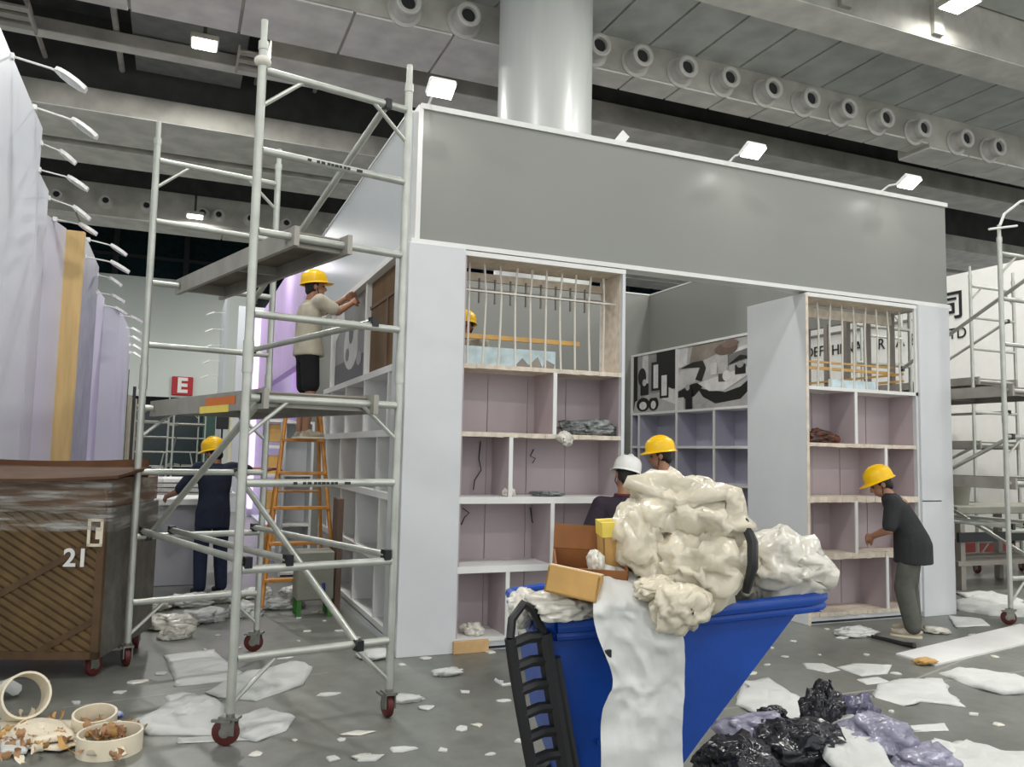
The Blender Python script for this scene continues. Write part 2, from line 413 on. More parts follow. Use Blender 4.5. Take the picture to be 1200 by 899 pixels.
# steel column
cx, cy, cr = 5.98, 13.2, .87
t = thing('round_column', 'thick round grey steel column rising behind the grey fascia', 'column', (cx, cy, 0))
part('shaft', M_COL, t, lambda b: b.lathe([(cr, 0), (cr, 12.6)], 48, Matrix.Translation((cx, cy, 0))), True)
part('joint_ring', M_COL, t, lambda b: b.lathe([(cr + .004, 4.55), (cr + .008, 4.57), (cr + .004, 4.6)], 48, Matrix.Translation((cx, cy, 0))), True)

# far end of the hall
struct(B().box((-12, 41, 3.88), (3.1, 41.3, 9.45)).build('wall_back', M_FARW))
wb = struct(B().box((-30, 42.2, 0), (45, 42.6, 12.6)).build('wall_far', M_DARKG))
for i in range(-6, 9): B().box((i * 3.1 - .12, 42.0, 9.0), (i * 3.1 + .12, 42.25, 12.6)).build('mullion', M_DARK, wb)
B().box((-30, 42.05, 10.55), (45, 42.2, 10.7)).build('mullion', M_DARK, wb)
struct(B().box((-30, 34, 0), (-12, 34.3, 9)).build('wall_left', M_FARW))
struct(B().box((-12, 41.0, 0), (-2.2, 41.3, 3.88)).build('wall_gate', M_DARK))
struct(B().box((1.15, 41.4, 0), (2.1, 41.6, 3.4)).build('door_1', M_GRN))
struct(B().box((-2.2, 41.6, 3.3), (3.1, 41.8, 3.95)).build('trim_4', M_DARK))
t = thing('gate_sign', 'square red sign with a white letter E on the pale far wall', 'sign', (.12, 40.9, 3.98))
part('plate', M_REDSIGN, t, lambda b: b.bbox((-.33, 40.88, 3.98), (.6, 41.0, 4.86), .03))
text('letter', 'E', .95, M_LAMPW, (.13, 40.87, 4.42), (1, 0, 0), (0, 0, 1), t, .02, .035)

# ------------------------------------------------------------------ the stand under construction
FY = 6.28; ZH0, ZH1 = 3.30, 4.46
XL, XR_ = 1.68, 7.70
t = thing('fascia_panel', 'long plain grey fascia panel above the two white shelf units', 'fascia', ((XL + XR_) / 2, FY + .1, ZH0))
part('board', M_GREY, t, lambda b: b.box((XL + .07, FY + .02, ZH0 + .03), (XR_ + .06, FY + .16, ZH1 - .03)))
part('top_trim', M_WHITE2, t, lambda b: b.box((XL + .05, FY, ZH1 - .03), (XR_ + .08, FY + .18, ZH1 + .015)))
part('bottom_trim', M_WHITE2, t, lambda b: b.box((XL, FY, ZH0 - .01), (XR_ + .08, FY + .18, ZH0 + .03)))
part('end_trim', M_WHITE2, t, lambda b: b.box((XL + .03, FY + .005, ZH0), (XL + .07, FY + .17, ZH1)))
t = thing('side_fascia', 'white glossy fascia along the side of the stand above the plywood bay', 'fascia', (XL, 9.3, ZH0))
M_SIDEF = pm('white_gloss_fascia', 'cdd3d6', .25, var=.02, scale=.6)
part('board', M_SIDEF, t, lambda b: b.box((XL, FY + .18, ZH0 + .03), (XL + .12, 12.2, ZH1)))
part('bottom_trim', M_WHITE2, t, lambda b: b.box((XL - .02, FY + .2, ZH0 - .03), (XL + .14, 12.2, ZH0 + .03)))
part('top_trim', M_WHITE2, t, lambda b: b.box((XL - .01, FY + .18, ZH1 - .0), (XL + .13, 12.2, ZH1 + .015)))

def pillar(x0, x1, label, y1=6.70, zo=ZH0 - .03):
    t = thing('pillar_panel', label, 'pillar', ((x0 + x1) / 2, FY + .2, 0))
    part('face_panel', M_WHITE, t, lambda b: b.bbox((x0, FY - .02, 0), (x1, FY + .02, ZH0 - .01), .004))
    part('side_panel', M_WHITE, t, lambda b: b.box((x0, FY + .02, 0), (x0 + .03, y1, zo)))
    part('side_panel', M_WHITE, t, lambda b: b.box((x1 - .03, FY + .02, 0), (x1, y1, ZH0 - .03)))
    part('back_panel', M_WHITE, t, lambda b: b.box((x0 + .03, y1 - .02, 0), (x1 - .03, y1, zo)))
    return t
pillar(1.66, 2.145, 'tall white pillar panel beside the scaffold tower')
tr = pillar(7.275, 7.735, 'tall white pillar panel behind the worker in the black shirt', 6.44, 2.3)
part('scratch', M_TEXTB, tr, lambda b: b.box((7.275, FY - .024, 1.19), (7.55, FY - .019, 1.2)))

ZS = [.09, .65, 1.21, 1.755, 2.32]
def shelf_unit(label, x0, x1, depth, divs, m_back, closed, rough):
    y1 = FY + depth
    t = thing('shelf_unit', label, 'shelf unit', ((x0 + x1) / 2, FY + depth / 2, 0))
    part('base_plinth', M_WHITE, t, lambda b: b.box((x0, FY + .02, 0), (x1, y1, .07)))
    part('kick_gap', M_TEXTB, t, lambda b: b.box((x0 + .02, FY + .012, .012), (x1 - .02, FY + .02, .03)))
    for i, z in enumerate(ZS):
        mm = [M_WHITE2, M_EDGE][1 if rough[i] else 0]
        def sh(b, z=z, i=i):
            h = .055 if i in (1, 2) else .035
            if rough[i]:                             # torn, uneven front edge
                n = 24
                for k in range(n):
                    xa = x0 + (x1 - x0) * k / n; xb = x0 + (x1 - x0) * (k + 1) / n
                    j = random.uniform(-.006, .004)
                    b.box((xa, FY + .012 + j, z - h / 2 + random.uniform(-.006, .001)), (xb, FY + .03, z + h / 2))
                b.box((x0, FY + .03, z - h / 2), (x1, y1 - .02, z + h / 2))
            else: b.box((x0, FY + .005, z - h / 2), (x1, y1 - .02, z + h / 2))
        part('shelf', [M_WHITE2, M_EDGE][1 if rough[i] else 0], t, sh)
    part('side_panel', M_MAUVE, t, lambda b: b.box((x0, FY + .01, .05), (x0 + .02, y1, ZH0 - .03)))
    part('side_panel', M_WHITE, t, lambda b: b.box((x1 - .03, FY + .005, .05), (x1, y1, ZH0 - .03 if closed else 2.32)))
    if not closed: part('corner_post', M_WHITE2, t, lambda b: b.box((x1 - .03, FY + .005, 2.32), (x1, FY + .03, ZH0 - .03)))
    part('inner_side', M_MAUVE, t, lambda b: b.box((x1 - .034, FY + .05, .06), (x1 - .03, y1 - .02, 2.3)))
    if closed: part('inner_side', M_EDGE, t, lambda b: b.box((x1 - .034, FY + .05, 2.34), (x1 - .03, y1 - .02, ZH0 - .06)))
    part('top_board', M_EDGE, t, lambda b: b.box((x0, FY + .01, ZH0 - .055), (x1, y1, ZH0 - .03)))
    part('top_edge', M_WHITE2, t, lambda b: b.box((x0, FY, ZH0 - .06), (x1, FY + .02, ZH0 - .02)))
    nb = 4
    for r in range(4):
        za, zb = ZS[r] + .02, ZS[r + 1] - .02
        xs = [x0 + (x1 - x0) * k / nb for k in range(nb + 1)]
        for k in range(nb):
            part('back_panel', m_back, t, lambda b: b.box((xs[k] + .003, y1 - .02 + .003 * ((k + r) % 2), za), (xs[k + 1] - .003, y1, zb)))
    for r, x in enumerate(divs):
        za, zb = ZS[r] + .017, ZS[r + 1] - .017
        dv = part('divider', M_MAUVE, t, lambda b: b.box((x - .016, FY + .02, za), (x + .016, y1 - .02, zb)))
        part('front_edge', M_WHITE2, dv, lambda b: b.box((x - .017, FY + .008, za), (x + .017, FY + .02, zb)))
    return t
sl = shelf_unit('white shelf unit with mauve back between left pillar and doorway', 2.145, 3.685, .43, [2.595, 2.995, 2.6, 3.0], M_MAUVE, 1, [0, 0, 0, 1, 1])
sr = shelf_unit('white shelf unit with mauve back where the black-shirted worker stands', 5.777, 7.275, .38, [6.80, 6.395, 6.81, 6.41], M_MAUVE, 0, [1, 1, 1, 1, 0])
# fill between: rods in the open top niches
def niche(t, x0, x1, n, y, zt=3.22, zb=2.34, grp=''):
    for k in range(n):
        x = x0 + (x1 - x0) * (k + .5) / n
        sw = random.uniform(-.012, .012)
        part('rod', M_ROD, t, lambda b: b.path([(x - sw, y, zb), (x + sw * .3, y, zb + .3), (x + sw, y, zb + .62), (x - sw, y, zt)], .010, 8), True)
niche(sl, 2.17, 3.62, 10, FY + .16)
part('rail', M_GOLD, sl, lambda b: b.box((2.165, FY + .34, 2.60), (3.40, FY + .37, 2.64)))
part('rail', M_STUD, sl, lambda b: b.box((2.165, FY + .36, 3.02), (3.64, FY + .39, 3.05)))
part('rail', M_ROD, sl, lambda b: b.box((2.165, FY + .12, 2.97), (3.65, FY + .13, 2.985)))
part('rail', M_EDGE, sl, lambda b: b.box((2.165, FY + .37, 3.12), (3.65, FY + .41, 3.19)))
for k in range(9):
    x = 2.25 + k * .15
    part('hook', M_STUD, sl, lambda b: b.box((x, FY + .35, 2.92), (x + .012, FY + .37, 3.14)))
part('print_strip', M_LBLUE, sl, lambda b: b.box((2.17, FY + .33, 2.342), (3.15, FY + .345, 2.53)))
part('print_blot', M_STUD, sl, lambda b: b.prism([(0, 0), (.1, .1), (.16, .04), (.25, .12), (.3, .02), (.33, .1), (.42, .06), (.4, 0)], .004, (2.72, FY + .325, 2.35), (1, 0, 0), (0, 0, 1)))
niche(sr, 5.80, 7.25, 9, FY + .14)
part('rail', M_GOLD, sr, lambda b: b.box((5.79, FY + .30, 2.55), (7.26, FY + .33, 2.58)))
part('rail', M_GOLD, sr, lambda b: b.box((5.79, FY + .30, 2.62), (7.26, FY + .33, 2.64)))
part('rail', M_EDGE, sr, lambda b: b.box((5.79, FY + .32, 3.10), (7.26, FY + .36, 3.2)))
part('print_strip', M_LBLUE, sr, lambda b: b.box((6.30, FY + .26, 2.34), (6.95, FY + .275, 2.45)))

# deep white end of the right-hand unit
t = thing('end_panel', 'deep white end panel closing the doorway side of the right shelf unit', 'panel', (5.76, 6.73, 0))
part('board', M_WHITE, t, lambda b: b.bbox((5.745, FY - .005, 0), (5.777, 7.17, ZH0 - .03), .003))
part('front_edge', M_EDGE, t, lambda b: b.box((5.745, FY - .012, 0), (5.777, FY - .005, ZH0 - .05)))

# interior back wall, right-hand interior wall of cubbies with posters
BY = 12.24
struct(B().box((1.8, BY, 0), (XR_, BY + .1, ZH1)).build('wall_booth_back', M_GREY))
struct(B().box((1.8, BY - .01, ZH1), (XR_, BY + .11, ZH1 + .02)).build('trim_5', M_WHITE2))
t = thing('side_fascia', 'grey fascia above the two product posters inside the stand', 'fascia', (XR_, 10.0, ZH0))
part('board', M_GREY, t, lambda b: b.box((XR_ - .02, FY + .18, ZH0 + .02), (XR_ + .06, BY, ZH1)))
part('top_trim', M_WHITE2, t, lambda b: b.box((XR_ - .03, FY + .18, ZH1), (XR_ + .07, BY, ZH1 + .02)))
IX = 7.30
t = thing('cubby_wall', 'white cubby wall with lilac backs and posters inside the stand', 'shelf wall', (7.5, 10.5, 0))
DV = [BY - .02, 11.98, 10.85, 9.88, 8.90]
for z in ZS + [ZH0 + .04]:
    part('shelf', M_WHITE2, t, lambda b: b.box((IX, 8.6, z - .018), (XR_ - .02, BY, z + .018)))
for r in range(4):
    for k, y in enumerate(DV):
        dv = part('divider', M_MAUVE2, t, lambda b: b.box((IX + .02, y - .02, ZS[r] + .018), (XR_ - .03, y + .02, ZS[r + 1] - .018)))
        part('front_edge', M_WHITE2, dv, lambda b: b.box((IX + .004, y - .021, ZS[r] + .018), (IX + .02, y + .021, ZS[r + 1] - .018)))
        if k: part('back_panel', M_MAUVE2, t, lambda b: b.box((XR_ - .03, y + .02, ZS[r] + .018), (XR_ - .02, DV[k - 1] - .02, ZS[r + 1] - .018)))
for y in (12.21, 10.845, 8.86): part('poster_post', M_WHITE2, t, lambda b: b.box((IX, y - .03, ZS[4] + .018), (IX + .06, y + .03, ZH0 + .02)))
part('base_plinth', M_WHITE, t, lambda b: b.box((IX, 8.6, 0), (XR_, BY, .07)))
GRAYS = {}
def gy(v, tint=(1, .98, .95)):
    k = 'print_grey_%d' % int(v * 100) + ('' if tint == (1, .98, .95) else '_tint%d' % int(tint[2] * 100))
    return pm(k, tuple(v ** 2.2 * c for c in tint), .35, var=.10, scale=6)
def poster(name, parent, org, ux, uy, w_, h_, base, shapes, label=None):
    b = B(); mats = [gy(base)]
    org = Vector(org); ux = Vector(ux); uy = Vector(uy); nn = ux.cross(uy)
    b.prism([(0, 0), (w_, 0), (w_, h_), (0, h_)], -.012, org, ux, uy)
    for k, (val, pts) in enumerate(shapes):
        m = gy(*val) if isinstance(val, tuple) else gy(val)
        if m not in mats: mats.append(m)
        b.mi = mats.index(m)
        pts = [(min(max(a, 0), 1) * w_, min(max(c, 0), 1) * h_) for a, c in pts]
        vs = [org + ux * a + uy * c + nn * (.0008 + .0006 * k) for a, c in pts]
        b.add(vs, [tuple(range(len(vs)))])
    o = b.build(name, mats, parent)
    if label: o['label'] = label
    return o
def ellp(cx_, cy_, rx, ry, n=18): return [(cx_ + rx * math.cos(2 * PI * i / n), cy_ + ry * math.sin(2 * PI * i / n)) for i in range(n)]
def rc(a, b_, c, d): return [(a, b_), (c, b_), (c, d), (a, d)]
tan_ = (1, .86, .72)
# poster facing -X: u runs towards -Y (reads left to right from inside)
SH1 = [(.12, rc(0, 0, .1, 1)), (.62, rc(.12, 0, .38, 1)), (.80, rc(.22, .4, .36, 1)), (.13, rc(.56, .36, 1, 1)), (.14, rc(.44, .36, .64, .85)), (.86, rc(.49, .4, .6, .8)),
       (.70, [(0, 0), (1, 0), (1, .36), (.6, .32), (.35, .3), (.05, .2)]), (.85, [(.7, .2), (1, .1), (1, .32), (.72, .45)]), (.12, rc(.64, .22, .84, .64)), (.88, rc(.68, .26, .8, .6)),
       (.15, ellp(.22, .62, .1, .16)), (.13, rc(.18, .3, .38, .5)), (.75, ellp(.28, .52, .05, .06)), (.12, ellp(.25, .14, .16, .12)), (.85, ellp(.25, .12, .09, .07)), (.12, ellp(.5, .14, .12, .12)), (.85, ellp(.5, .12, .06, .07)),
       (.66, rc(.4, .24, .58, .32))]
SH2 = [(.72, [(0, .45), (.4, .55), (1, .8), (1, 1), (0, 1)]), (.86, [(0, .68), (.12, .72), (.14, 1), (0, 1)]), ((.55, tan_), [(.15, .7), (.4, .76), (.6, .85), (.6, 1), (.2, 1)]),
       (.80, [(0, .32), (.22, .42), (.32, .66), (0, .62)]), (.45, [(.62, .6), (1, .7), (1, .86), (.66, .78)]), (.86, [(.62, .76), (1, .85), (1, .9), (.62, .82)]),
       (.10, [(0, .16), (.22, .2), (.4, .42), (.2, .4), (0, .3)]), (.66, [(.25, 0), (1, 0), (1, .4), (.6, .1), (.4, .12)]), (.10, [(.26, .34), (.34, .3), (.62, .22), (.8, .28), (.98, .46), (.96, .3), (.8, .1), (.5, .06), (.34, .18)]),
       (.84, [(.27, .4), (.42, .26), (.6, .24), (.98, .5), (.9, .56), (.5, .46)]), (.16, [(.02, .66), (.2, .74), (.34, .74), (.38, .62), (.32, .42), (.24, .46), (.3, .64), (.14, .66)]),
       (.80, rc(.44, .5, .52, .68)), (.75, rc(.46, .68, .5, .74)), (.70, rc(.6, .42, .655, .8)), ((.42, (1, .68, .55)), ellp(.63, .86, .14, .09)), ((.5, (1, .68, .55)), ellp(.68, .93, .1, .06)), (.3, rc(.54, .38, .62, .5)), (.86, ellp(.64, .46, .05, .08)),
       (.10, rc(.74, .46, .86, .6)), (.6, ellp(.8, .6, .04, .05)), (.12, [(.66, .62), (.85, .68), (1, .6), (1, .66), (.8, .74)]), (.8, rc(0, 0, .09, .2)), (.1, rc(.11, 0, .2, .32)), (.7, ellp(.14, .35, .03, .05))]
ZP0, ZP1 = ZS[4] + .018, ZH0 + .02
poster('poster', t, (IX + .02, 12.18, ZP0), (0, -1, 0), (0, 0, 1), 12.18 - 10.875, ZP1 - ZP0, .55, SH1, 'black and white print of framed mirrors and jars')
poster('poster', t, (IX + .02, 10.815, ZP0), (0, -1, 0), (0, 0, 1), 10.815 - 8.89, ZP1 - ZP0, .7, SH2, 'sepia print of a tray table with vase and towels')
# open studs in the right wall behind the right niche
for k, y in enumerate((6.95, 7.3, 7.62, 7.95, 8.3)):
    tag(B().box((XR_ - .1, y - .03, 0), (XR_ - .04, y + .03, ZH0 + .02)).build('wall_stud', M_STUD), 'grey upright stud in the bare wall frame behind right shelf unit', 'stud', 'studs of the open side wall')
tag(B().box((XR_ - .02, 6.7, 0), (XR_ + .02, 8.6, 2.25)).build('wall_board', M_MAUVE), 'lilac boarding on lower half of the open stud wall', 'board')
for k, z in enumerate((2.5, 2.58)):
    tag(B().box((XR_ - .12, 6.75, z), (XR_ - .1, 8.55, z + .025)).build('wall_batten', M_GOLD), 'thin pine batten nailed across the wall studs', 'batten', 'battens on the stud wall')

# outer side shelf wall (faces the scaffold)
t = thing('side_shelf_wall', 'white cubby wall along the side of the stand behind the scaffold', 'shelf wall', (1.9, 8.4, 0))
SX0, SX1, SY0, SY1 = 1.69, 2.10, 6.70, 10.35
for i, z in enumerate(ZS):
    part('shelf', M_WHITE2, t, lambda b: b.box((SX0, SY0, z - .03), (SX1, SY1, z + .03)))
part('base_plinth', M_WHITE, t, lambda b: b.box((SX0, SY0, 0), (SX1, SY1, .07)))
sd = [[7.25, 8.2, 9.2, 10.2], [7.15, 8.15, 8.95, 9.8], [7.32, 8.2, 9.1, 10.0], [6.97, 7.95, 8.9, 9.8]]
for r in range(4):
    ys = [SY0] + sd[r] + [SY1]
    for k, y in enumerate(ys):
        part('divider', M_WHITE2, t, lambda b: b.box((SX0 + .005, y - .02, ZS[r] + .03), (SX1 - .02, y + .02, ZS[r + 1] - .03)))
        if k: part('back_panel', M_MAUVE2, t, lambda b: b.box((SX1 - .02, ys[k - 1] + .02, ZS[r] + .03), (SX1, y - .02, ZS[r + 1] - .03)))
for y in (6.72, 7.98, 9.9): part('poster_post', M_WHITE2, t, lambda b: b.box((SX0, y - .03, ZS[4] + .03), (SX0 + .06, y + .03, ZH0 - .03)))
part('poster', M_BROWNP, t, lambda b: b.box((SX0 + .05, 6.75, ZS[4] + .03), (SX0 + .07, 7.95, ZH0 - .03)))['label'] = 'bare brown plywood bay with battens'
part('batten', M_BRSLAB, t, lambda b: b.box((SX0 + .035, 7.2, ZS[4] + .03), (SX0 + .05, 7.24, ZH0 - .3)))
part('batten', M_BRSLAB, t, lambda b: b.box((SX0 + .035, 6.75, ZH0 - .3), (SX0 + .05, 7.95, ZH0 - .27)))
SH3 = [(.12, rc(0, 0, 1, .28)), (.78, ellp(.5, .45, .22, .3)), (.2, ellp(.5, .6, .07, .14)), (.5, rc(.7, .3, .9, 1)), (.15, rc(.9, 0, 1, 1)), (.6, ellp(.75, .24, .07, .08)), (.85, [(0, .6), (.3, .8), (.25, 1), (0, 1)]), (.35, ellp(.4, .35, .05, .08))]
poster('poster', t, (SX0 + .05, 9.87, ZS[4] + .03), (0, -1, 0), (0, 0, 1), 9.87 - 8.01, ZH0 - .06 - ZS[4], .5, SH3, 'black and white product print')

# ------------------------------------------------------------------ scaffold towers
RZ = [.455 + .475 * k for k in range(8)]
def castor(t, x, y, ang=0, name='castor'):
    m = Matrix.Translation((x, y, 0)) @ Matrix.Rotation(ang, 4, 'Z')
    b = B(); b.box((-.035, -.05, .14), (.035, .05, .155), m); b.tube(m @ Vector((0, 0, .14)), m @ Vector((0, 0, .22)), .022)
    b.box((-.032, -.035, .06), (-.024, .035, .145), m); b.box((.024, -.035, .06), (.032, .035, .145), m); b.box((-.05, -.02, .13), (-.03, .08, .145), m)
    c = b.build('castor', M_STEEL, t, False, False)
    b = B(); rot = m @ Matrix.Translation((0, .02, .072)) @ Matrix.Rotation(PI / 2, 4, 'Y')
    b.lathe([(.02, -.022), (.055, -.022), (.07, -.016), (.072, 0), (.07, .016), (.055, .022), (.02, .022)], 18, rot)
    wv = B(); wv.v = b.v; wv.f = b.f; wv.m = b.m; wv.build('wheel', M_RUB, c, True, False)
    b = B(); b.lathe([(.0, -.027), (.028, -.027), (.028, .027), (0, .027)], 12, rot); b.build('hub', M_STEEL, c, True, False)
def tower(label, org, rz, W_=.94, L_=1.96, nr=8, decks=((3, .42, .92), (5, .38, .88)), braces=True, marks=True, group=None, detail=True, shear=0):
    """near frame along local x at y=0, far frame at y=L_"""
    t = thing('scaffold_tower', label, 'scaffold', org, rz, group)
    rzs = [.455 + .475 * k for k in range(nr)]
    top = rzs[-1]
    for fy in (0, L_):
        fr = None
        for lx in (0, W_):
            def leg(b):
                b.tube((lx, fy, .17), (lx, fy, top + .12), .0245, 12)
                b.tube((lx, fy, top + .12), (lx, fy, top + .17), .028, 12)
                b.tube((lx, fy, top + .17), (lx, fy, top + .30), .019, 10)
                if nr == 8:
                    b.tube((lx, fy, 2.02), (lx, fy, 2.2), .029, 12)
            part('leg', M_ALU, t, leg, True, False)
            if detail: castor(t, lx, fy, random.uniform(-.9, .9))
        for k, z in enumerate(rzs):
            part('rung', M_ALU, t, lambda b: b.tube((.02, fy, z), (W_ - .02, fy, z), .023, 10), True, False)
        for ztop, sgn in ((rzs[-1], 1), (rzs[3], 1), (rzs[0], -1)) if nr == 8 else ((rzs[-1], 1), (rzs[0], -1)):
            for lx, dx in ((0, .24), (W_, -.24)):
                if sgn > 0: part('gusset', M_ALU, t, lambda b: b.tube((lx, fy, ztop - .22), (lx + dx, fy, ztop - .01), .013, 8), True, False)
                else: part('gusset', M_ALU, t, lambda b: b.tube((lx, fy, ztop - .24), (lx + dx, fy, ztop - .01), .013, 8), True, False)
        if marks:
            for k in (2, 6):
                if fy == 0 and k < nr:
                    for (a, c) in ((.30, .325), (.36, .38), (.39, .415), (.43, .45), (.455, .475), (.48, .505), (.51, .53), (.54, .56), (.565, .585), (.63, .67)):
                        part('stencil_mark', M_TEXTB, t, lambda b: b.box((W_ * a, fy - .0245, rzs[k] - .009), (W_ * c, fy - .0205, rzs[k] + .006)), False, False)
    if braces:
        def clamp(p):
            part('clamp', M_BLACK, t, lambda b: b.box((p[0] - .02, p[1] - .028, p[2] - .03), (p[0] + .02, p[1] + .028, p[2] + .03)), False, False)
        def br(p, q, r=.0215):
            part('brace', M_ALU, t, lambda b: b.tube(p, q, r, 10), True, False); clamp(p); clamp(q)
        br((.05, .0, rzs[1] + .04), (.06, L_, rzs[1] + .04)); br((.28, .0, rzs[1] + .04), (.26, L_, rzs[1] + .04)); br((W_ - .05, 0, rzs[1] + .04), (W_ - .06, L_, rzs[1] + .04))
        br((W_ * .76, -.03, rzs[0]), (W_ * .76, L_, rzs[2]))
        br((.09, 0, rzs[3]), (.1, L_, rzs[1]))
        if nr >= 8:
            br((W_ * .84, 0, rzs[7]), (W_ * .84, L_, rzs[5] - .04)); br((W_ * .8, 0, rzs[4] + .03), (W_ * .85, L_, rzs[4] + .03))
    for (k, a, c) in decks:
        z = rzs[k] + .025
        d = part('deck', M_ALU_D, t, lambda b: (b.box((a * W_, -.06, z - .085), (a * W_ + .03, L_ + .06, z + .03)), b.box((c * W_ - .03, -.06, z - .085), (c * W_, L_ + .06, z + .03)), b.box((a * W_, .03, z - .07), (c * W_, .06, z + .02)), b.box((a * W_, L_ - .06, z - .07), (c * W_, L_ - .03, z + .02)), b.box((a * W_ + .03, .95, z - .06), (c * W_ - .03, .98, z))), False, False)
        part('deck_board', M_PLY, t, lambda b: b.box((a * W_ + .03, .02, z - .002), (c * W_ - .03, L_ - .02, z + .012)), False, False)
    if shear:
        seen = set()
        for o in [c for c in t.children] + [g for c in t.children for g in c.children]:
            if o.data.name in seen: continue
            seen.add(o.data.name)
            for v in o.data.vertices: v.co.x += shear * v.co.y
    return t
ta = ground(268, 874); tb = ground(456, 839)
ang = math.atan2(tb.y - ta.y, tb.x - ta.x)
TW = tower('tall aluminium scaffold tower on maroon castors beside the side shelves', (ta.x, ta.y, 0), R(11.0), .935, 1.97, decks=((3, .08, .82), (5, .22, .6)), shear=-.115)
# knot of cloth and yellow warning sticker on the tower
def stk(b, y0, y1, z0, z1, o): b.add([(.0748 - .115 * y - o, y, z) for y, z in ((y0, z0), (y1, z0), (y1, z1), (y0, z1))], [(0, 1, 2, 3)])
part('label_sticker', M_TAPE, TW, lambda b: stk(b, .45, .95, 1.815, 1.86, .002), False, False)
part('label_sticker', pm('orange_label', 'd2702a', .6), TW, lambda b: stk(b, .35, .85, 1.86, 1.91, .003), False, False)
part('cloth_knot', M_BAG2, TW, lambda b: b.ell((0, 0, 3.83), (.05, .045, .035)), True, False)
tower('aluminium scaffold tower beside the right pillar with red castor', (7.80, 5.70, 0), 0, .94, 1.96, decks=((4, .05, .9), (2, .05, .9)), marks=False)
tower('grey scaffold tower standing in front of the white lettered wall', (10.9, 8.45, 0), 0, .94, 2.1, nr=9, decks=((5, .05, .95), (3, .05, .95)), marks=False, group=None)
tower('grey scaffold tower with two decks behind the lettered-wall scaffold', (9.4, 10.9, 0), R(4), .94, 2.2, nr=6, decks=((3, .05, .95), (1, .05, .95)), marks=False)
tower('small distant scaffold tower under the red gate sign', (-1.25, 27.5, 0), R(-4), 1.0, 2.0, nr=6, decks=((5, .1, .9),), marks=False, detail=False)
tower('distant scaffold tower beside the green gate door', (-.1, 29.5, 0), R(5), 1.0, 2.0, nr=6, decks=((4, .1, .9),), marks=False, detail=False)
tag(B().path([(7.8, 5.7, 4.05), (7.86, 5.68, 4.2), (8.0, 5.6, 4.33), (8.25, 5.5, 4.4), (8.6, 5.4, 4.42)], .014).build('white_cable', M_LAMPW, smooth=True), 'white cable curling from the top of the right scaffold', 'cable')
tag(B().tube((7.6, 5.66, 4.0), (8.02, 5.66, 4.09), .012).build('white_stick', M_LAMPW, smooth=True), 'white stick tied across the top of the right scaffold leg', 'stick')

# ------------------------------------------------------------------ neighbouring stands
# white lettered wall on the right
struct(B().box((14.0, 4.0, 0), (14.2, 19.0, 5.3)).build('wall_right', pm('lettered_wall_white', 'f0f0ea', .6, var=.02)))
def wall_text(name, body, size, y, z, mat=M_TEXTB, bold=0, label=None):
    o = text(name, body, size, mat, (13.985, y, z), (0, -1, 0), (0, 0, 1), None, .006, bold)
    return tag(o, label, 'lettering')
wall_text('wall_character', '司', .62, 11.28, 4.66, bold=.006, label='large black Chinese character beside the grey fascia end')
wall_text('wall_letters', 'LTD', .30, 11.22, 4.12, label='small black letters LTD below the Chinese character')
wall_text('wall_letters', 'R', .34, 13.0, 4.12, label='black letter R seen through the right niche')
wall_text('wall_letters', 'A', .34, 12.5, 4.12, label='black letter A seen through the right niche')
wall_text('wall_letters', 'EX', .34, 12.05, 4.12, label='black letters EX seen at the edge of the right niche')
wall_text('wall_letters', 'HENAN', .34, 13.85, 4.14, label='black word HENAN seen through the right niche')
wall_text('wall_letters', 'S  DEF', .34, 15.15, 4.16, label='black letters S DEF seen through the right niche')
tag(B().box((13.94, 12.2, 4.52), (14.0, 15.8, 4.56)).build('wall_rail', M_STUD), 'thin dark rail above the black letters on white wall', 'rail')
# machine clutter behind the right scaffolds
t = thing('work_bench', 'grey steel work bench with drums behind the right scaffold', 'bench', (10.9, 7.75, 0))
part('top', M_MACH, t, lambda b: b.bbox((9.2, 7.4, .95), (12.5, 8.1, 1.05), .01))
for x in (9.3, 10.8, 12.4):
    for y in (7.45, 8.05): part('leg', M_STUD, t, lambda b: b.box((x - .04, y - .04, 0), (x + .04, y + .04, .95)))
part('lower_shelf', M_STUD, t, lambda b: b.box((9.2, 7.4, .3), (12.5, 8.1, .36)))
part('front_rail', M_DARK, t, lambda b: b.box((9.2, 7.38, .6), (12.5, 7.42, .72)))
t = thing('paint_bucket', 'grey bucket standing on the work bench behind right pillar', 'bucket', (9.65, 7.75, 1.05))
part('body', M_MACH, t, lambda b: b.lathe([(0, 0), (.13, 0), (.17, .32), (.19, .34), (.15, .33)], 18, Matrix.Translation((0, 0, 0))), True, False)
part('lid', M_STUD, t, lambda b: b.lathe([(0, .35), (.2, .35), (.2, .38), (0, .39)], 18), True, False)
tag(B().bbox((9.5, 9.8, 0), (13.6, 10.2, .28), .02).build('red_kerb_box', pm('dull_red', '7a3230', .6)), 'long low dull red box on the floor behind the right scaffold', 'box')
t = thing('grey_cabinet', 'pale grey cabinet wall standing behind the right scaffold', 'cabinet', (12.4, 11.2, 0))
part('body', pm('dull_grey_cabinet', '85847c', .6), t, lambda b: b.bbox((10.4, 11.3, 0), (13.9, 11.9, 2.2), .01))
for x in (10.45, 11.33, 12.2, 13.05): part('door', M_MACH, t, lambda b: b.bbox((x, 11.27, .1), (x + .82, 11.3, 2.1), .006))

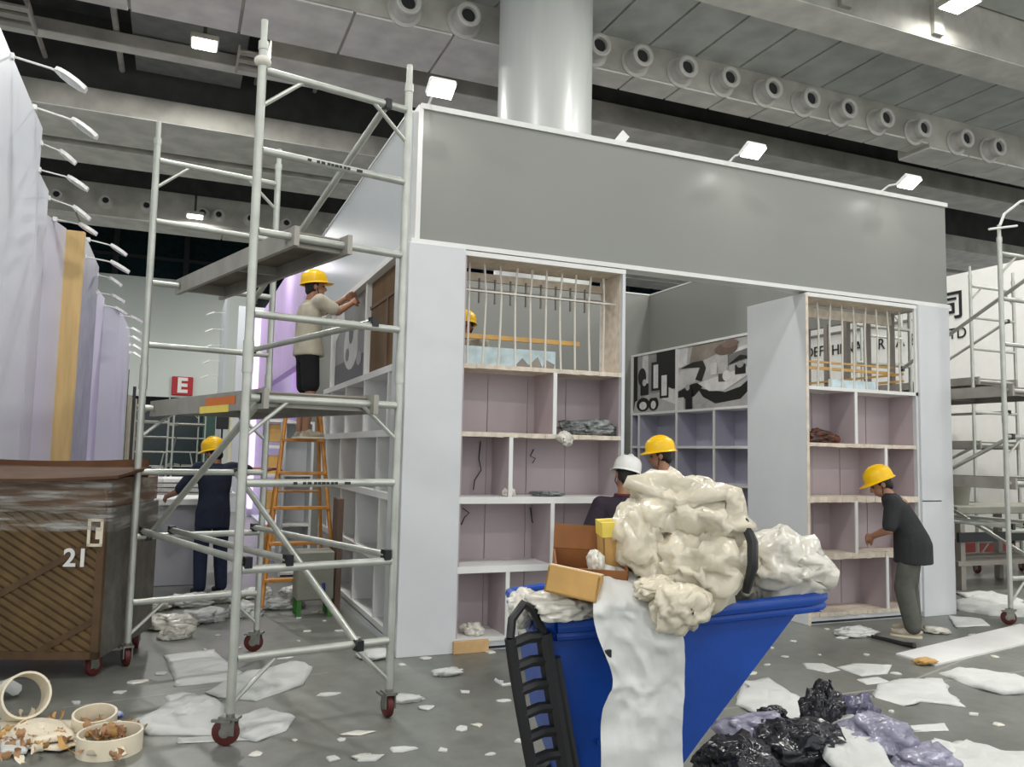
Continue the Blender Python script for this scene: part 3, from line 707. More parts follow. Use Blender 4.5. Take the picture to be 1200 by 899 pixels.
# left neighbours: stepped white walls
def booth(label, verts, h, mats, name='booth_wall'):
    t = thing(name, label, 'booth wall', (verts[0][0], verts[0][1], 0))
    for k in range(len(verts) - 1):
        p = Vector((*verts[k], 0)); q = Vector((*verts[k + 1], 0)); d = (q - p).normalized(); n_ = Vector((-d.y, d.x, 0)) * .1
        L = (q - p).length; m = max(1, round(L / 1.5)) if L > 1.6 else 1
        for i in range(m):
            a = p + d * (L * i / m + (.002 if i else 0)); c = p + d * (L * (i + 1) / m)
            B().add([a, c, c + n_, a + n_, a + Vector((0, 0, h)), c + Vector((0, 0, h)), c + n_ + Vector((0, 0, h)), a + n_ + Vector((0, 0, h))],
                    [(3, 2, 1, 0), (4, 5, 6, 7), (0, 1, 5, 4), (1, 2, 6, 5), (2, 3, 7, 6), (3, 0, 4, 7)]).build('panel', mats[k % len(mats)], t)
    return t
booth('tall pale white booth wall behind the brown crate', [(-1.8, 5.0), (-1.8, 11.67)], 5.64, [M_LEFTW])
booth('lower white booth wall joined to the tall pale wall', [(-1.80, 11.69), (-1.80, 12.5)], 5.06, [M_LEFTW])
booth('white booth wall stepping down before the raw wood end', [(-1.80, 12.52), (-1.64, 13.2)], 4.73, [M_LEFTL])
t = thing('wrapped_wall', 'grey film-wrapped wall with a raw wooden end face', 'booth wall', (-1.5, 13.3, 0))
part('wood_end', M_WOOD, t, lambda b: b.bbox((-1.66, 13.2, 0), (-1.39, 13.26, 4.72), .02))
part('wrapped_panel', M_GREYP, t, lambda b: b.bbox((-1.62, 13.26, 0), (-1.395, 15.55, 4.68), .01))
booth('white booth wall just past the grey wrapped panel', [(-1.40, 15.6), (-1.36, 16.55)], 4.3, [M_LEFTL])
booth('far white rounded booth wall below the row of arm lamps', [(-1.36, 16.57), (-1.10, 16.6), (-1.08, 19.5), (-1.2, 22.5)], 4.15, [M_LEFTL, M_LEFTW, M_LEFTW])
booth('small far beige booth wall beside the dark posts', [(-1.3, 24.5), (-1.15, 27.0)], 3.0, [pm('far_beige', 'd8cdb8', .7)])
for p_, a_, h_ in ((-1.28, 23.6, 3.6), (-1.12, 24.3, 3.2)):
    tag(B().box((p_ - .04, a_ - .04, 0), (p_ + .04, a_ + .04, h_)).build('dark_post', M_DARK), 'thin dark post beside the far white booth wall', 'post', 'dark posts by the far booth wall')
# arm lamps along the left walls
def arm_lamp(base, tip, s=1.0, label='', group='white arm lamps along the left booth walls'):
    base = Vector(base); tip = Vector(tip)
    t = thing('arm_lamp', label, 'lamp', base, 0, group)
    d = (tip - base); L = d.length; u = d.normalized()
    p1 = base + u * (L - .26 * s)
    part('arm', M_LAMPW, t, lambda b: b.path([base - u * .06, base + u * L * .5 + Vector((0, 0, .01)), p1], .011 * s), True)
    part('wall_bracket', M_LAMPW, t, lambda b: b.box(base - Vector((.03, .03, .03)), base + Vector((.02, .03, .03))))
    v = Vector((0, 1, 0)); n_ = u.cross(v).normalized(); u2 = (u * .9 - Vector((0, 0, .36))).normalized()
    hd = [(-.03, .028), (.02, .085), (.10, .115), (.2, .10), (.27, .05)]
    n = len(hd); b = B(); up = v.cross(u2).normalized() * -1
    if up.z < 0: up = -up
    vs = []
    for a, c in hd:
        q = p1 + u2 * a * s
        vs += [q - v * c * s - up * .012, q + v * c * s - up * .012, q + v * c * s * .8 + up * .035, q - v * c * s * .8 + up * .035]
    fs = []
    for i in range(n - 1):
        for k in range(4): fs.append((i * 4 + k, i * 4 + (k + 1) % 4, (i + 1) * 4 + (k + 1) % 4, (i + 1) * 4 + k))
    fs += [(3, 2, 1, 0), tuple((n - 1) * 4 + k for k in range(4))]
    b.add(vs, fs); hdo = b.build('lamp_head', M_LAMPW, t)
    b = B(); q0 = p1 + u2 * .04 * s; q1 = p1 + u2 * .23 * s
    b.add([q0 - v * .07 * s - up * .014, q1 - v * .06 * s - up * .014, q1 + v * .06 * s - up * .014, q0 + v * .07 * s - up * .014], [(0, 1, 2, 3)])
    b.build('lens', pm('lamp_lens_off', 'd9dcd8', .2, var=.1), hdo)
    return t
def ray(px, py): return CAMR @ Vector((px - 600, -(py - 449.5), -F_PX))
def onX(px, py, X): r = ray(px, py); return CAM_O + r * (X / r.x)
def onYp(px, py, Y): r = ray(px, py); return CAM_O + r * (Y / r.y)
LL = [((14, 66), (104, 96), -1.8), ((41, 126), (117, 153), -1.8), ((48, 168), (91, 187), -1.8), ((46, 199), (105, 216), -1.8), ((57, 232), (108, 252), -1.8), ((65, 257), (115, 269), -1.72), ((104, 281), (150, 294), -1.4), ((100, 301), (153, 313), -1.4), ((114, 322), (144, 331), -1.4), ((114, 343), (147, 350), -1.38), ((122, 358), (150, 365), -1.36), ((141, 370), (168, 374), -1.1), ((147, 384), (168, 388), -1.1), ((150, 394), (168, 398), -1.1), ((152, 404), (168, 408), -1.1), ((153, 413), (168, 417), -1.1)]
for k, (a, c, X) in enumerate(LL):
    p = onX(*a, X); q = onYp(*c, p.y + .05); s = min(1.15, max(.8, (q - p).length / .62))
    wl = 'the tall pale booth wall' if k < 3 else 'the lower white booth walls' if k < 6 else 'the grey wrapped wall' if k < 9 else 'the far white booth walls'
    arm_lamp(p, q, s, 'white arm lamp sticking out over the aisle from ' + wl, 'arm lamps on ' + wl)
# stand with purple light behind the side shelves
t = thing('purple_stand', 'lilac lit stand with glowing strip beyond the side shelves', 'stand', (1.9, 14.5, 0))
part('header', M_PURP, t, lambda b: b.box((1.70, 12.6, 2.93), (1.85, 19.9, 4.75)))
part('inner_wall', M_PURP, t, lambda b: b.box((2.5, 12.6, 0), (2.6, 20.0, 4.6)))
part('end_wall', M_LEFTL, t, lambda b: b.box((1.58, 20.0, 0), (2.6, 20.15, 4.8)))
part('light_strip', M_PURPG, t, lambda b: b.box((1.60, 19.7, .2), (1.70, 19.99, 4.7)))
part('floor_plinth', M_LEFTL, t, lambda b: b.box((1.7, 12.6, 0), (2.6, 20.0, .05)))
area('purple_strip_light', (1.92, 14.6, 2.85), .5, 13, (0, R(-30), 0), (.9, .72, 1))
area('header_fill_light', (1.15, 14.4, 4.85), .3, 8, (0, R(-40), 0), (.96, .9, 1))  # added lamp without a fixture, brightens the lilac header
t = thing('display_rack', 'white rack with tan boxes against the lilac wall', 'rack', (1.38, 12.1, 0))
part('frame', M_WHITE2, t, lambda b: (b.box((1.18, 11.9, 0), (1.21, 12.3, 2.0)), b.box((1.52, 11.9, 0), (1.55, 12.3, 2.0)), [b.box((1.18, 11.9, z), (1.55, 12.3, z + .04)) for z in (.2, .7, 1.2, 1.6, 1.97)]))
for k, z in enumerate((.24, .74, 1.24, 1.69)): part('stock_box', M_CARDL if k % 2 else M_GOLD, t, lambda b: b.bbox((1.22, 11.95, z), (1.51, 12.28, z + .26), .008))
# white booth walls far right of the gate, with lamps
booth('distant white booth wall beneath the pale far wall', [(2.1, 30.0), (1.5, 30.02), (1.5, 34.0)], 7.0, [M_FARW, M_LEFTW])
for k in range(5):
    arm_lamp((1.5, 30.4 + .8 * k, 6.4 - .5 * k), (.75, 30.4 + .8 * k, 6.35 - .5 * k), 1.0, 'tiny distant white arm lamp on the far booth wall', 'distant arm lamps right of the gate')
booth('narrow cream booth panel right of the green door', [(1.35, 24.0), (1.75, 24.0)], 2.9, [pm('far_cream', 'dcd6b8', .7)])
booth('tall narrow pale wall between the scaffold and the lilac stand', [(1.30, 21.5), (2.3, 21.5)], 5.2, [M_LEFTW])
t = thing('black_display', 'small black screen hung beside the green door', 'screen', (1.15, 23.9, 2.0))
part('case', M_BLACK, t, lambda b: b.bbox((1.0, 23.85, 2.1), (1.33, 23.95, 2.75), .01))
part('stand_pole', M_BLACK, t, lambda b: b.box((1.14, 23.88, 0), (1.19, 23.92, 2.1)))

# counter and papers where the navy worker stands
t = thing('reception_counter', 'grey counter with white top in front of the navy-shirted worker', 'counter', (-.1, 10.1, 0))
part('body', M_COUNT, t, lambda b: b.bbox((-.55, 10.2, 0), (.35, 10.85, .92), .01))
part('worktop', M_WHITE2, t, lambda b: b.bbox((-.65, 10.13, .92), (.42, 10.9, 1.0), .01))
t = thing('stacked_boards', 'stack of white boards with papers behind the counter', 'boards', (-.1, 11.6, 0))
for k in range(4): part('board', M_WHITE2, t, lambda b: b.bbox((-.75 + .03 * k, 11.2 - .02 * k, .96 + .06 * k), (.75 - .04 * k, 11.9, 1.01 + .06 * k), .006))
part('trestle', M_COUNT, t, lambda b: (b.box((-.7, 11.3, 0), (-.6, 11.8, .96)), b.box((.55, 11.3, 0), (.65, 11.8, .96))))
t = thing('number_card', 'maroon card with the white number 20 on the counter', 'sign', (-.33, 9.92, 1.0))
part('plate', M_MAROON, t, lambda b: b.bbox((-.55, 10.18, 1.0), (-.17, 10.21, 1.31), .004))
text('number', '20', .22, M_LAMPW, (-.34, 10.175, 1.17), (1, 0, 0), (0, 0, 1), t, .003)
t = thing('wrapped_panel', 'black panel wrapped in clear film beside the crate', 'panel', (-.42, 8.6, 0))
part('panel', M_BLACK, t, lambda b: b.bbox((-.5, 8.55, 0), (-.25, 8.62, 1.0), .01))
part('film', M_WRAP, t, lambda b: b.bbox((-.506, 8.543, .05), (-.244, 8.627, .98), .02))
t = thing('white_cabinet', 'narrow white open cabinet standing behind the orange ladder', 'cabinet', (1.45, 10.75, 0))
part('body', M_WHITE, t, lambda b: (b.box((1.26, 10.6, 0), (1.29, 11.0, 1.95)), b.box((1.61, 10.6, 0), (1.64, 11.0, 1.95)), b.box((1.26, 10.98, 0), (1.64, 11.0, 1.95))))
for z in (0.02, .62, 1.25, 1.92): part('shelf', M_WHITE2, t, lambda b: b.box((1.29, 10.6, z), (1.61, 10.98, z + .03)))
t = thing('floor_machine', 'beige electrical box on short legs below the orange ladder', 'machine', (1.33, 8.1, 0))
part('body', M_MACH, t, lambda b: b.bbox((1.13, 7.98, .16), (1.48, 8.28, .62), .012))
for x in (1.16, 1.45):
    for y in (8.01, 8.25): part('leg', M_GREENE, t, lambda b: b.box((x - .02, y - .02, 0), (x + .02, y + .02, .16)))
part('plug', pm('blue_plug', '23357a', .5), t, lambda b: b.tube((1.38, 7.96, .22), (1.38, 7.985, .32), .018, 8), True)
tag(B().bbox((1.5, 8.05, 0), (1.56, 8.3, 1.12), .005).build('brown_slab', M_BRSLAB), 'brown upright board beside the beige electrical box', 'board')
# facade flood lamps
for k, (x, lab) in enumerate(((1.80, 'at the scaffold end of the grey fascia'), (4.86, 'on the grey fascia above the doorway'), (6.85, 'on the grey fascia above the right shelf unit'))):
    t = thing('flood_lamp', 'glowing white flood lamp ' + lab, 'lamp', (x, FY, ZH1), 0, 'lit flood lamps on the grey fascia')
    yl = 5.96; zl = ZH1 + .02
    part('arm', M_LAMPW, t, lambda b: b.path([(x, FY + .1, ZH1 + .01), (x, FY - .05, ZH1 + .06), (x, yl, zl)], .011), True)
    m = Matrix.Translation((x, yl, zl)) @ Matrix.Rotation(R(-28), 4, 'X')
    h = part('lamp_head', M_LAMPW, t, lambda b: b.bbox((-.11, -.07, -.01), (.11, .09, .04), .012, m))
    part('lens', M_LAMP, h, lambda b: b.box((-.10, -.062, -.016), (.10, .082, -.008), m))
    area('flood_light', (x, yl + .02, zl - .04), .12, 1.2, (R(20), 0, 0))
tag(B().box((-.045, 6.44, -.2), (.045, 6.455, .24), Matrix.Translation((3.62, 0, 4.44)) @ Matrix.Rotation(R(38), 4, 'Y')).build('white_strip_board', M_WHITE2), 'white strip of board poking up behind the grey fascia', 'board')
# hall lamps in view, then fill lamps added overhead with housings
def hall_or_fill_lamp(x, y, z, s=.5, top=12.598, label='large square glowing fill light added under the hall ceiling'):
    t = thing('hall_or_fill_floodlight', label, 'lamp', (x, y, z), 0, 'hall ceiling flood lights')
    part('housing', M_CONC, t, lambda b: b.bbox((x - s / 2 - .05, y - s / 2 - .05, z), (x + s / 2 + .05, y + s / 2 + .05, z + .12), .02))
    part('bracket', M_CONCD, t, lambda b: b.box((x - .04, y - .04, z + .12), (x + .04, y + .04, top)))
    part('lens', M_LAMP, t, lambda b: b.box((x - s / 2, y - s / 2, z - .02), (x + s / 2, y + s / 2, z)))
    return t
for (x, y, z, pw) in ((.12, 18.9, 10.64, 800), (.2, 30.4, 9.76, 150), (13.49, 10.51, 10.4, 50)):
    hall_or_fill_lamp(x, y, z, .5, 11.26 if y > 18 and y < 20 else (10.998 if y < 11 else 12.598), 'small square flood light below the pale ceiling strip' if y > 18 and y < 20 else 'small square flood light hung beside the near ceiling beam' if y < 11 else 'distant small flood light in front of the far nozzle beam'); area('hall_or_fill_light', (x, y, z - .05), .5, pw)
for x, y in FILL_LAMPS: hall_or_fill_lamp(x, y, 9.82, 1.0)  # housings for the added overhead fill lamps, out of view
for x, y in ((-14, 20), (-14, 28), (-10, 35), (5.5, 36)): area('hall_or_fill_light', (x, y, 9.5), .8, 500); hall_or_fill_lamp(x, y, 9.55, .8)  # more added fill lamps, to brighten the pale far wall

# ------------------------------------------------------------------ crate 21
t = thing('wheeled_crate', 'brown slatted wheeled crate numbered 21 wrapped in stretch film', 'crate', (-.415, 6.30, 0), R(-18.1))
CW, CD = 1.5, 1.0
part('core', M_CRATE, t, lambda b: b.box((-CW, .02, .14), (-.02, CD - .02, 1.16)), False, False)
for (x0, x1, y0, y1, z0, z1) in ((-CW, 0, 0, .03, .14, .19), (-CW, 0, 0, .03, 1.13, 1.17), (-.05, 0, 0, .03, .14, 1.17), (-CW, -CW + .05, 0, .03, .14, 1.17)):
    part('frame_bar', M_CRATE, t, lambda b: b.box((x0, y0 - .015, z0), (x1, y1, z1)), False, False)
part('side_plate', M_CRFR, t, lambda b: b.bbox((-.02, 0, .14), (0, CD, 1.16), .004), False, False)
# diagonal slats clipped to the front face
def clip_slat(c, w_):
    x0, x1, z0, z1 = -CW + .05, -.05, .19, 1.13
    pts = []
    for (cc) in (c, c + w_):
        # line z = -0.75 x + cc ; clip
        seg = []
        for x in (x0, x1):
            z = -.62 * x + cc
            if z0 <= z <= z1: seg.append((x, z))
        for z in (z0, z1):
            x = (cc - z) / .62
            if x0 < x < x1: seg.append((x, z))
        if len(seg) < 2: return None
        seg.sort(); pts.append((seg[0], seg[-1]))
    return [pts[0][0], pts[0][1], pts[1][1], pts[1][0]]
c = -.9
while c < 1.2:
    q = clip_slat(c, .042)
    if q: part('slat', M_CRATE2, t, lambda b: b.prism(q, .012, (0, .02, 0), (1, 0, 0), (0, 0, 1)), False, False)
    c += .062
for sgn, cc in ((1, 1.15), (1, 1.75), (1, .6)):
    def cross(b, cc=cc):
        pts = []
        for o in (0, .05):
            seg = []
            for x in (-CW + .05, -.05):
                z = .6 * x + cc + o - .2
                if .19 <= z <= 1.13: seg.append((x, z))
            for z in (.19, 1.13):
                x = (z - cc - o + .2) / .6
                if -CW + .05 < x < -.05: seg.append((x, z))
            seg.sort(); pts.append((seg[0], seg[-1]))
        b.prism([pts[0][0], pts[0][1], pts[1][1], pts[1][0]], .01, (0, .0085, 0), (1, 0, 0), (0, 0, 1))
    part('cross_slat', M_CRATE, t, cross, False, False)
for x in (-.08, -CW + .1):
    for y in (.1, CD - .1): castor(t, x, y, random.uniform(-1, 1))
text('number', '21', .17, M_LAMPW, (-.20, -.017, .835), (1, 0, 0), (0, 0, 1), None, .003, .004).parent = t
o = [o for o in t.children if o.name.startswith('number')][0]; o.location = (-.20, -.004, .76)
def plate(b):
    b.bbox((-.10, -.022, .92), (.0, -.014, 1.09), .003)
part('label_plate', M_CREAM, t, lambda b: (b.box((-.115, -.022, .90), (-.095, -.015, 1.09)), b.box((-.03, -.022, .90), (-.012, -.015, 1.09)), b.box((-.115, -.022, .90), (-.012, -.015, .92)), b.box((-.115, -.022, 1.07), (-.012, -.015, 1.09)), b.box((-.06, -.021, .95), (-.03, -.016, 1.03))), False, False)
# flattened cardboard and carton on top
part('carton', pm('dull_carton', '6f5036', .8, var=.15), t, lambda b: b.bbox((-CW + .02, .03, 1.16), (-.02, CD - .03, 1.36), .01), False, False)
def flap(b):
    def fn(u, v):
        x = -CW - .02 + (CW + .12) * u; y = -.10 + .6 * v
        return Vector((x, y, 1.385 + .05 * v - .03 * math.sin(u * PI) * (1 - v) + .03 * (u - .5) ** 2))
    b.grid(fn, 14, 6)
    def fn2(u, v): p = fn(u, v); return p - Vector((0, 0, .02))
    b.grid(fn2, 14, 6); b.grid(lambda u, v: fn(u, 0) - Vector((0, 0, .02 * v)), 14, 1); b.grid(lambda u, v: fn(1, u) - Vector((0, 0, .02 * v)), 6, 1)
part('carton_flap', pm('dark_flap_card', '553a24', .8, var=.15, scale=5), t, flap, True, False)
def rim(b):
    def fn(u, v):
        x = -CW - .02 + (CW + .1) * u
        return Vector((x, .5 + .0 * v, 1.36 + v * (.14 - .03 * math.sin(u * PI))))
    b.grid(fn, 14, 2); b.grid(lambda u, v: fn(u, v) + Vector((0, .012, 0)), 14, 2)
part('carton_wall', pm('red_brown_card', '67452b', .8, var=.12, scale=5), t, rim, True, False)
part('carton_edge', M_GREENE, t, lambda b: b.grid(lambda u, v: Vector((-CW - .02 + (CW + .1) * u, .497 + .02 * v, 1.503 - .03 * math.sin(u * PI))), 14, 1), False, False)
def wrapm(b):
    def fn(u, v):
        per = CW + CD; s_ = u * per; z = 1.0 + .37 * v
        n_ = noise.noise(Vector((s_ * 3, z * 14, 3))) * .014 + .03 + .02 * (1 - v) * noise.noise(Vector((s_ * 2, 0, 9)))
        if s_ < CW: return Vector((-CW + s_, -n_, z + .02 * noise.noise(Vector((s_ * 4, v * 3, 1)))))
        return Vector((n_, s_ - CW, z + .02 * noise.noise(Vector((s_ * 4, v * 3, 1)))))
    b.grid(fn, 70, 12)
part('stretch_film', M_WRAP, t, wrapm, True, False)

# ------------------------------------------------------------------ stepladders
def stepladder(label, loc, rz=0):
    t = thing('stepladder', label, 'ladder', loc, rz, None)
    H_ = 2.02
    def wid(z): return .37 - .2 * z / H_
    def yy(z): return -.36 + .34 * z / H_
    for s_ in (-1, 1):
        part('front_rail', M_ORANGE, t, lambda b: b.path([(s_ * wid(0), yy(0), 0), (s_ * wid(1), yy(1), 1), (s_ * wid(H_), yy(H_), H_)], .021, 6), False, False)
        part('rear_leg', M_ORANGE, t, lambda b: b.path([(s_ * wid(0) * .92, .36, 0), (s_ * wid(H_) * .92, .03, H_)], .017, 6), False, False)
    for z in (.3, .65, 1.0, 1.35, 1.69):
        part('tread', M_ORANGE, t, lambda b: b.bbox((-wid(z) - .01, yy(z) - .045, z - .016), (wid(z) + .01, yy(z) + .045, z + .016), .004), False, False)
    for z in (.45, 1.15):
        part('rear_rung', M_ORANGE, t, lambda b: b.tube((-wid(z) * .9, .36 - .33 * z / H_, z), (wid(z) * .9, .36 - .33 * z / H_, z), .012, 8), True, False)
    part('top_cap', M_ORANGE, t, lambda b: b.bbox((-.2, -.07, H_ - .02), (.2, .09, H_ + .03), .01), False, False)
    return t
stepladder('orange wooden stepladder carrying the worker in the beige shirt', (1.22, 8.72, 0))
stepladder('orange stepladder inside the stand behind the left shelf unit', (2.72, 8.3, 0))

# ------------------------------------------------------------------ people
def remesh(b, name, mat, parent, voxel, smooth_it=4):
    me = bpy.data.meshes.new(name); me.from_pydata([tuple(p) for p in b.v], [], b.f); me.update()
    o = bpy.data.objects.new(name, me); C.objects.link(o)
    bmm = bmesh.new(); bmm.from_mesh(me); bmesh.ops.recalc_face_normals(bmm, faces=bmm.faces); bmm.to_mesh(me); bmm.free()
    r = o.modifiers.new('r', 'REMESH'); r.mode = 'VOXEL'; r.voxel_size = voxel; r.use_smooth_shade = True
    s_ = o.modifiers.new('s', 'SMOOTH'); s_.iterations = smooth_it; s_.factor = .5
    bpy.context.view_layer.update()
    m2 = bpy.data.meshes.new_from_object(o.evaluated_get(bpy.context.evaluated_depsgraph_get()))
    o.modifiers.clear(); o.data = m2; bpy.data.meshes.remove(me); m2.name = name
    m2.materials.clear(); m2.materials.append(mat); o.parent = parent
    return o
def hand(b, w_, f, side, curl=.5, nrm=None):
    """w_: wrist, f: pointing direction, nrm: palm facing direction"""
    f = Vector(f).normalized(); nrm = Vector(nrm) if nrm else Vector((0, 0, -1))
    nrm = (nrm - f * nrm.dot(f)).normalized(); s_ = f.cross(nrm).normalized() * side
    w_ = Vector(w_)
    for k in (-1.1, -.35, .35, 1.1): b.cap(w_ + s_ * k * .012, w_ + f * .085 + s_ * k * .026, .014, .013, 8)
    for k, L in ((-1.3, .058), (-.43, .074), (.43, .08), (1.3, .07)):
        p = w_ + f * .085 + s_ * k * .0235
        d1 = (f * math.cos(curl * .8) + nrm * math.sin(curl * .8)); p1 = p + d1 * L * .5
        d2 = (f * math.cos(curl * 1.9) + nrm * math.sin(curl * 1.9)); p2 = p1 + d2 * L * .5
        b.cap(p, p1, .0095, .009, 8); b.cap(p1, p2, .009, .0075, 8)
    p = w_ + f * .025 + s_ * .026; p1 = p + (f * .7 + s_ * .6 + nrm * .35).normalized() * .045; p2 = p1 + (f * .9 + nrm * .45).normalized() * .032
    b.cap(p, p1, .0125, .0105, 8); b.cap(p1, p2, .0105, .0085, 8)
def person(label, loc, rz, J, shirt, trou, shoe, helmet, hem=.80, short=False, sleeve=.55, yaw=0, pitch=0, roll=0, handcurl=.6, collar=None, loose=1.0):
    t = thing('person', label, 'person', loc, rz)
    D = dict(pel=(0, 0, .92), chest=(0, .0, 1.2), neck=(0, 0, 1.41), head=(0, .03, 1.54), shl=(-.185, 0, 1.37), shr=(.185, 0, 1.37),
             ell=(-.24, 0, 1.1), elr=(.24, 0, 1.1), wrl=(-.25, .1, .86), wrr=(.25, .1, .86),
             hil=(-.09, 0, .88), hir=(.09, 0, .88), knl=(-.11, .02, .47), knr=(.11, .02, .47), anl=(-.12, -.02, .08), anr=(.12, -.02, .08))
    D.update(J); D = {k: Vector(v) for k, v in D.items()}
    Mh = Matrix.Translation(D['head']) @ Matrix.Rotation(yaw, 4, 'Z') @ Matrix.Rotation(roll, 4, 'Y') @ Matrix.Rotation(pitch, 4, 'X'); M3 = Mh.to_3x3()
    b = B()
    def hp(x, y, z): return Mh @ Vector((x, y, z))
    b.ell(hp(0, -.005, .03), (.075, .093, .096), mat=M3); b.ell(hp(0, .028, -.045), (.056, .064, .066), mat=M3)
    b.cap(hp(0, .092, .018), hp(0, .108, -.022), .009, .014, 8); b.cap(hp(-.012, .096, -.026), hp(.012, .096, -.026), .009, .009, 8)
    b.cap(hp(-.04, .076, .034), hp(.04, .076, .034), .012, .012, 8); b.cap(hp(-.018, .083, -.06), hp(.018, .083, -.06), .008, .008, 8)
    for s_ in (-1, 1): b.ell(hp(s_ * .079, -.005, .0), (.011, .022, .034), mat=M3)
    b.cap(D['neck'] - Vector((0, 0, .03)), hp(0, -.015, -.03), .056, .05)
    b.cap(D['pel'], D['chest'], .10, .11); b.cap(D['chest'], D['neck'] - Vector((0, 0, .06)), .10, .05)
    for s_, sh, el, wr in ((-1, 'shl', 'ell', 'wrl'), (1, 'shr', 'elr', 'wrr')):
        b.cap(D['chest'] + Vector((0, 0, .1)), D[sh], .06, .05); b.cap(D[sh], D[el], .049, .04); b.cap(D[el], D[wr], .041, .028)
        f = (D[wr] - D[el]).normalized(); hand(b, D[wr], f, s_ * -1, handcurl, (-s_, 0, -.4))
    for hi, kn, an in (('hil', 'knl', 'anl'), ('hir', 'knr', 'anr')):
        b.cap(D['pel'], D[hi], .09, .085); b.cap(D[hi], D[kn], .08, .055); b.cap(D[kn], D[kn].lerp(D[an], .4), .055, .054); b.cap(D[kn].lerp(D[an], .4), D[an], .054, .036); b.cap(D[an], D[an] + Vector((0, .09, -.045)), .036, .03)
    remesh(b, 'body', M_SKIN, t, .0085, 3)
    # eyes, mouth
    b = B()
    for s_ in (-1, 1): b.ell(hp(s_ * .031, .078, .012), (.011, .009, .009), 8, 6)
    b.build('eye', M_TEXTB, t, True, False)
    # hair
    b = B(); b.ell(hp(0, -.022, .03), (.083, .088, .096), mat=M3); b.ell(hp(0, -.06, -.03), (.06, .045, .05), mat=M3)
    for s_ in (-1, 1): b.ell(hp(s_ * .074, -.0, .025), (.012, .03, .03), mat=M3)
    remesh(b, 'hair', M_HAIR, t, .012, 2)
    # shirt
    b = B(); pe, ch, ne = D['pel'], D['chest'], D['neck']
    fw = (ch - pe); hz = Vector((pe.x, pe.y + .01, hem))
    b.loft([(hz, .19 * loose, .15 * loose), (pe + Vector((0, .01, -.02)), .188 * loose, .148 * loose), (pe.lerp(ch, .25), .175 * loose, .135 * loose), (pe.lerp(ch, .6), .168 * loose, .125 * loose), (ch, .185, .13), (ch.lerp(ne, .45), .19, .122), (ch.lerp(ne, .78), .165, .10), (ne + Vector((0, -.005, -.03)), .10, .078), (ne + Vector((0, .0, .012)), .066, .062)])
    for sh, el, wr in (('shl', 'ell', 'wrl'), ('shr', 'elr', 'wrr')):
        b.cap(D['chest'].lerp(D['neck'], .5), D[sh], .085, .075)
        if sleeve <= 1: b.cap(D[sh], D[sh].lerp(D[el], sleeve), .074, .068)
        else: b.cap(D[sh], D[el], .072, .058); b.cap(D[el], D[el].lerp(D[wr], sleeve - 1), .058, .045)
    so_ = remesh(b, 'shirt', shirt, t, .013, 5)
    if collar: part('collar', collar, t, lambda b: b.lathe([(.068, -.012), (.074, .0), (.068, .014), (.06, .01)], 20, Matrix.Translation(D['neck'] + Vector((0, 0, .008)))), True, False)
    # trousers
    b = B(); b.loft([(pe + Vector((0, 0, .10)), .155, .115), (pe, .17, .125), (D['hil'].lerp(D['hir'], .5) - Vector((0, 0, .04)), .17, .125), (D['hil'].lerp(D['hir'], .5) - Vector((0, 0, .1)), .14, .10)])
    for hi, kn, an in (('hil', 'knl', 'anl'), ('hir', 'knr', 'anr')):
        k2 = D[hi].lerp(D[kn], .82)
        if short: b.cap(D[hi], k2, .098, .092)
        else: b.cap(D[hi], D[kn], .10, .078 * loose); b.cap(D[kn], D[an].lerp(D[kn], .04), .078 * loose, .066 * loose)
    remesh(b, 'shorts' if short else 'trousers', trou, t, .013, 5)
    for an in ('anl', 'anr'):
        a = D[an]; b = B()
        b.ell(a + Vector((0, .02, -.025)), (.042, .06, .05)); b.ell(a + Vector((0, .1, -.042)), (.047, .095, .036)); b.cap(a + Vector((0, -.03, -.055)), a + Vector((0, .15, -.055)), .03, .03)
        for v in b.v: v.z = max(v.z, a.z - .08)
        s2 = remesh(b, 'shoe', shoe, t, .009, 2)
        part('sole', M_CREAM if shoe is M_SHOE else M_BLACK, s2, lambda b: b.loft([((a.x, a.y + .06, a.z - .08), .045, .135), ((a.x, a.y + .06, a.z - .062), .047, .138)]), True, False)
    # helmet
    hm = Mh @ Matrix.Translation((0, -.008, .05)) @ Matrix.Rotation(R(4), 4, 'X')
    b = B(); prof = [(1.0, 0), (1.0, .02), (.985, .055), (.92, .085), (.78, .108), (.55, .124), (.28, .131), (.0, .133)]
    n = 28; vs = []
    for r, z in prof:
        for i in range(n): a = 2 * PI * i / n; vs.append(hm @ Vector((r * .112 * math.cos(a), r * .137 * math.sin(a), z)))
    fs = [(j * n + i, j * n + (i + 1) % n, (j + 1) * n + (i + 1) % n, (j + 1) * n + i) for j in range(len(prof) - 1) for i in range(n)]
    b.add(vs, fs); hob = b.build('helmet', helmet, t, True, False)
    b = B(); vs = []
    for kk in range(3):
        for i in range(n):
            a = 2 * PI * i / n; ex = .014 + .05 * max(0, math.sin(a)) ** 2
            rr = (0, ex, ex * .98)[kk]; z = (.006, -.006 - .012 * max(0, math.sin(a)), -.012 - .012 * max(0, math.sin(a)))[kk]
            vs.append(hm @ Vector(((.111 + rr) * math.cos(a), (.136 + rr) * math.sin(a), z)))
    vs += [hm @ Vector((.108 * math.cos(2 * PI * i / n), .133 * math.sin(2 * PI * i / n), -.004)) for i in range(n)]
    b.add(vs, [(j * n + i, j * n + (i + 1) % n, (j + 1) * n + (i + 1) % n, (j + 1) * n + i) for j in range(3) for i in range(n)])
    b.build('brim', helmet, hob, True, False)
    part('ridge', helmet, hob, lambda b: b.path([hm @ Vector((0, .125 * math.cos(a), .03 + .108 * math.sin(a))) for a in [PI * k / 10 for k in range(0, 11)]], .013, 8), True, False)
